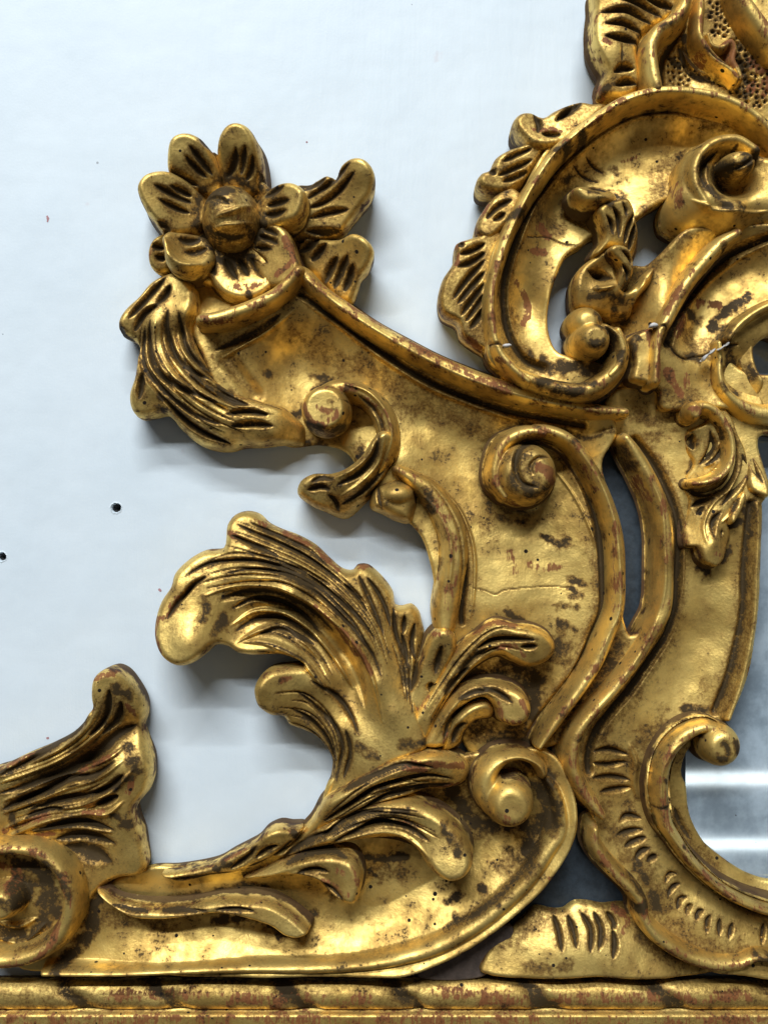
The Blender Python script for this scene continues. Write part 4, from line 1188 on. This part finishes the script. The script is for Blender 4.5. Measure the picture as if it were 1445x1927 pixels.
p.dome('Q 240,1350,36,34', 78, 30, flat=0.2, foot=True)
p.dome('Q 270,1530,39,36', 102, 30, flat=0.35, foot=True)
p.tube('Q 400,1420,16 520,1500,20 560,1620,20 520,1760,20 440,1850,18', 18, 78, 24, foot=True)
p.groove('Q 380,1400 450,1480 480,1600 440,1720', 8, 9, 0.9)
p.stain('Q 330,1290 360,1330;Q 300,1420 350,1440;Q 260,1600 310,1590;Q 400,1450 470,1520;Q 540,1640 520,1740;Q 400,1700 300,1740', 11, 0.85)
p.build()
p = Part('stub_block', '| F 850,660 900,625 950,610 990,630 985,700 980,862 900,850 860,838 870,760', h=60, er=8, drop=12, zb=20, zref=64)
p.edge().wear('F 930,620 940,700;F 970,700 965,840', 14, 0.75).stain('F 860,680 850,760;F 880,650 900,620', 12, 0.75).build()

p = Part('shell_finial', '| E 705,-80 690,20 682,120 692,190 722,250 744,290 724,345 724,385 780,400 870,390 905,340 890,200 915,130 970,95 1060,40 1080,-80', h=66, er=12, drop=24, zb=24, zref=66)
p.relief('| E 720,0,64 700,120,62 760,230,66 760,300,60 780,360,56 850,300,60 860,200,64 900,100,62 820,60,70 950,30,64 800,-60,70 1040,-60,66')
p.edge()
p.groove('E 735,95,6 820,100,8 905,135,6;E 735,150,6 800,160,9 885,180,7;E 720,45,7 830,45,9 940,90,6;E 780,-10,6 880,10,9 985,60,7;E 870,-40,7 960,0,9 1050,30,8;E 780,300,8 820,280,10 870,285,8;E 790,350,8 840,335,9 885,345,7', 9, 11, 1.15)
p.groove('E 810,190 812,240 815,280', 3, 3, 0.8)
p.wear('E 700,60 690,150;E 730,170 760,190;E 725,340 750,400', 9, 0.65)
p.stain('E 740,400 760,360', 12, 0.8)
p.build()
p = roll('finial_scroll', 'E 1085,-90,20 1085,-10,20 1075,40,20 1035,90,20 970,135,20 935,200,20 938,280,20 950,345,20 960,385,18', 20, 84, 24)
p.stain('E 975,130 1010,110 1030,95;E 960,380 965,390', 9, 0.7)
p.wear('E 900,190 915,280', 7, 0.5)
p.build()
p = roll('finial_ribbon', 'N 740,-60,10 730,100,13 720,250,13 720,380,12 770,480,12 870,600,10 970,690,10 1070,770,10 1110,830,8', 12, 70, 30)
p.groove('N 780,520 880,610 980,680 1040,710', 3, 4, 0.9).wear('N 720,200 740,350;N 720,540 800,620', 10, 0.75)
p.build()
p = roll('finial_ribbon', 'N 800,380,7 850,490,9 950,510,10 1040,450,11 1080,520,10 1060,640,11 1110,740,11 1150,830,8', 10, 68, 30)
p.wear('N 940,460 1040,440 1050,560 1080,700', 14, 0.85)
p.build()
p = roll('finial_roll', 'N 1130,-120,22 1220,60,24 1330,220,26 1445,360,28 1560,480,30', 26, 88, 24)
p.ridge('N 1330,-60 1445,100', 14, 6).wear('N 1300,100 1400,260', 16, 0.7)
p.build()

# ---- hanging husk on the pilaster, vine beside the mirror
p = roll('husk_curl', 'H 1110,215,15 1160,195,15 1215,220,14 1260,285,13 1283,370,12 1272,450,11 1225,505,11 1160,528,11 1115,532,8', 12, 84, 36)
p.dome('H 1115,220,18,22', 92, 50, flat=0.4, foot=True)
p.groove('P 900,180 960,280 990,380', 3, 4, 0.9)
p.wear('P 600,60 680,60 700,120;P 800,820 820,830;P 640,840 800,850', 10, 0.7)
p.build()
leaf('| P 980,20 1080,120 1150,300 1240,500 1260,760 1210,920 1130,1060 1060,1240 1095,1330 1090,1500 1000,1640 900,1710 760,1650 700,1500 620,1500 600,1300 640,1120 650,1000 590,880 620,760 700,620 640,480 640,280 800,190',
     'P 700,380,58 900,400,62 1100,300,66 1180,560,64 1000,700,62 800,700,58 1100,900,66 900,1000,62 800,1200,66 850,1450,78 880,1600,74 1000,1300,64 1040,1480,58 660,1300,54',
     'P 690,300,6 675,380,10 700,470,7;P 860,280,5 890,400,9 860,520,9 760,630,6;P 1000,420,3 930,560,6 820,640,3;P 1000,600,4 930,700,6 830,770,3;P 600,860,5 750,945,9 950,900,10 1060,780,8 1110,600,7 1115,400,6 1060,220,4;P 1190,520,4 1215,680,9 1120,860,9 980,1060,5;P 680,1080,4 760,1030,8 900,980,7;P 720,1160,3 800,1070,5;P 865,1400,5 880,1230,8 970,1120,4;P 960,1390,3 975,1320,4;P 1040,1280,5 1140,1220,9 1195,1110,8 1210,1000,4;P 1075,1130,3 1140,1010,5;P 1000,1620,4 1070,1530,7 1090,1400,4;P 680,1640,5 700,1540,6;P 790,1700,4 850,1730,6', 8, 9, h=64, zb=34, er=7, drop=12, zref=66, name='husk_leaf',
     ridges='P 830,560 960,400;P 800,660 900,600 990,480;P 870,880 1010,760;P 930,1000 1080,860 1190,660;P 780,1480 780,1250 860,1080 980,960;P 960,1250 1060,1160 1190,1040', rw=4, ra=5,
     extra=lambda p: p.wear('P 860,1560 940,1580;P 790,1400 840,1500', 10, 0.6))
leaf('| P 1220,380 1270,420 1330,540 1420,760 1445,900 1430,980 1360,970 1250,890 1240,640', 'P 1300,560,62 1400,860,72 1330,920,72', 'P 1270,500,3 1300,660,5 1380,830,3', 5, 7, h=66, zb=20, er=8, drop=14)
leaf('| P 1040,1200 1070,1100 1140,980 1210,900 1240,960 1180,1100 1120,1200 1060,1260', 'P 1100,1120,70 1180,980,66', 'P 1070,1130,2 1110,1060,4 1150,990,2', 3, 6, h=68, zb=34, er=6, drop=10)
p = roll('vine_stem', '| O 920,260,11 930,400,12 920,560,12 950,700,14 1050,830,17 1180,920,20 1320,980,24 1445,1000,26 1600,1000,28', 14, 82, 24)
p.stain('O 940,430 960,480;O 960,690 980,740', 8, 0.8)
p.build()
leaf('| O 1040,250 1130,180 1230,170 1290,240 1300,400 1330,540 1385,650 1370,760 1340,830 1230,830 1130,740 1060,600', 'O 1100,300,56 1250,300,62 1200,500,60 1330,660,68 1250,780,56', 'O 1090,300,6 1120,500,9 1200,650,8', 8, 8, h=60, zb=20, er=8, drop=16,
     extra=lambda p: p.stain('O 1100,420 1180,600 1240,700;O 1160,200 1150,360;O 1240,500 1260,600;O 1180,760 1330,820', 10, 0.9))

# ---- chips of bare gesso along the old break
def chip(outline, h):
    p = Part('gesso_chip', outline, h=h, er=3, drop=3, zb=h - 20, mat=GESSO, rough=1.5)
    p.edge().build()
chip('| O 215,80 225,45 260,32 300,50 300,72 250,82', 79)
chip('| O 778,440 775,400 800,372 850,365 890,340 905,300 870,320 840,360', 62)
chip('| O 955,318 985,290 1030,275 1050,245 1035,235 1020,265 960,300', 68)
chip('| F 225,590 232,575 245,600 238,622', 78)
chip('| F 290,690 320,684 332,692 300,702', 80)

# ---- rail under the crest
def rail():
    p = Part('rail', '-500,1851 -300,1851 300,1851 1200,1852 2000,1852 2100,1852 2100,2060 1000,2060 -500,2060', h=44, zb=8, zref=38, er=4, drop=3, rough=0.7)
    y = p.Y
    prof = np.where(y < 1905, 14 + 28 * np.sqrt(np.clip(1 - ((y - 1880) / 34.0) ** 2, 0.02, 1)), 44)
    p.H = prof - 10 * np.exp(-((y - 1904) / 2.5) ** 2)
    # twisted ribbon: slanting waists
    for x0, x1 in ((90, 190), (250, 370), (500, 610), (730, 800), (985, 1040), (1215, 1290), (1430, 1520)):
        xm = (x0 + x1) / 2
        L_ = xm + (y - 1878) * 1.0 + 22 * vnoise(p.X + x0 * 3, y, 23)
        q = np.clip(1 - np.abs(p.X - L_) / 42, 0, 1)
        m = (y < 1903)
        p.H -= np.where(m, 5 * q * q * (3 - 2 * q), 0)
        p.dirt = np.maximum(p.dirt, np.where(m, 0.85 * np.clip(1.2 * q, 0, 1), 0))
    p.dirt = np.maximum(p.dirt, np.where(y < 1904, 0.36, 0.32))
    p.wear('370,1880 430,1885;600,1875 650,1890;820,1865 990,1880;40,1920 480,1922;720,1922 880,1925;480,1880 520,1890;940,1872 985,1885;0,1915 1445,1918;200,1870 700,1880;900,1880 1400,1872', 22, 0.58)
    p.build()
rail()

# ---- mirror glass on the right; added dark sheet giving shade behind the openings
bb = mesh_obj('opening_shade_sheet', [W(900, 850, 7), W(900, 1842, 7), W(1286, 1842, 7), W(1286, 850, 7), W(900, 850, 2), W(900, 1842, 2), W(1286, 1842, 2), W(1286, 850, 2)],
              [(0, 1, 2, 3), (7, 6, 5, 4), (4, 5, 1, 0), (3, 2, 6, 7), (1, 5, 6, 2), (4, 0, 3, 7)], OPENING_SHADE)
bb.parent = FRAME
bb.location = -FRAME.location
g = mesh_obj('mirror_glass', [W(1287, 600, 7), W(1287, 1842, 7), W(1750, 1842, 7), W(1750, 600, 7), W(1287, 600, 2), W(1287, 1842, 2), W(1750, 1842, 2), W(1750, 600, 2)],
             [(0, 1, 2, 3), (7, 6, 5, 4), (4, 5, 1, 0), (3, 2, 6, 7), (1, 5, 6, 2), (4, 0, 3, 7)], MIRROR)
g.parent = FRAME
g.location = -FRAME.location
g['label'] = 'old mirror glass, greyed and spotted'
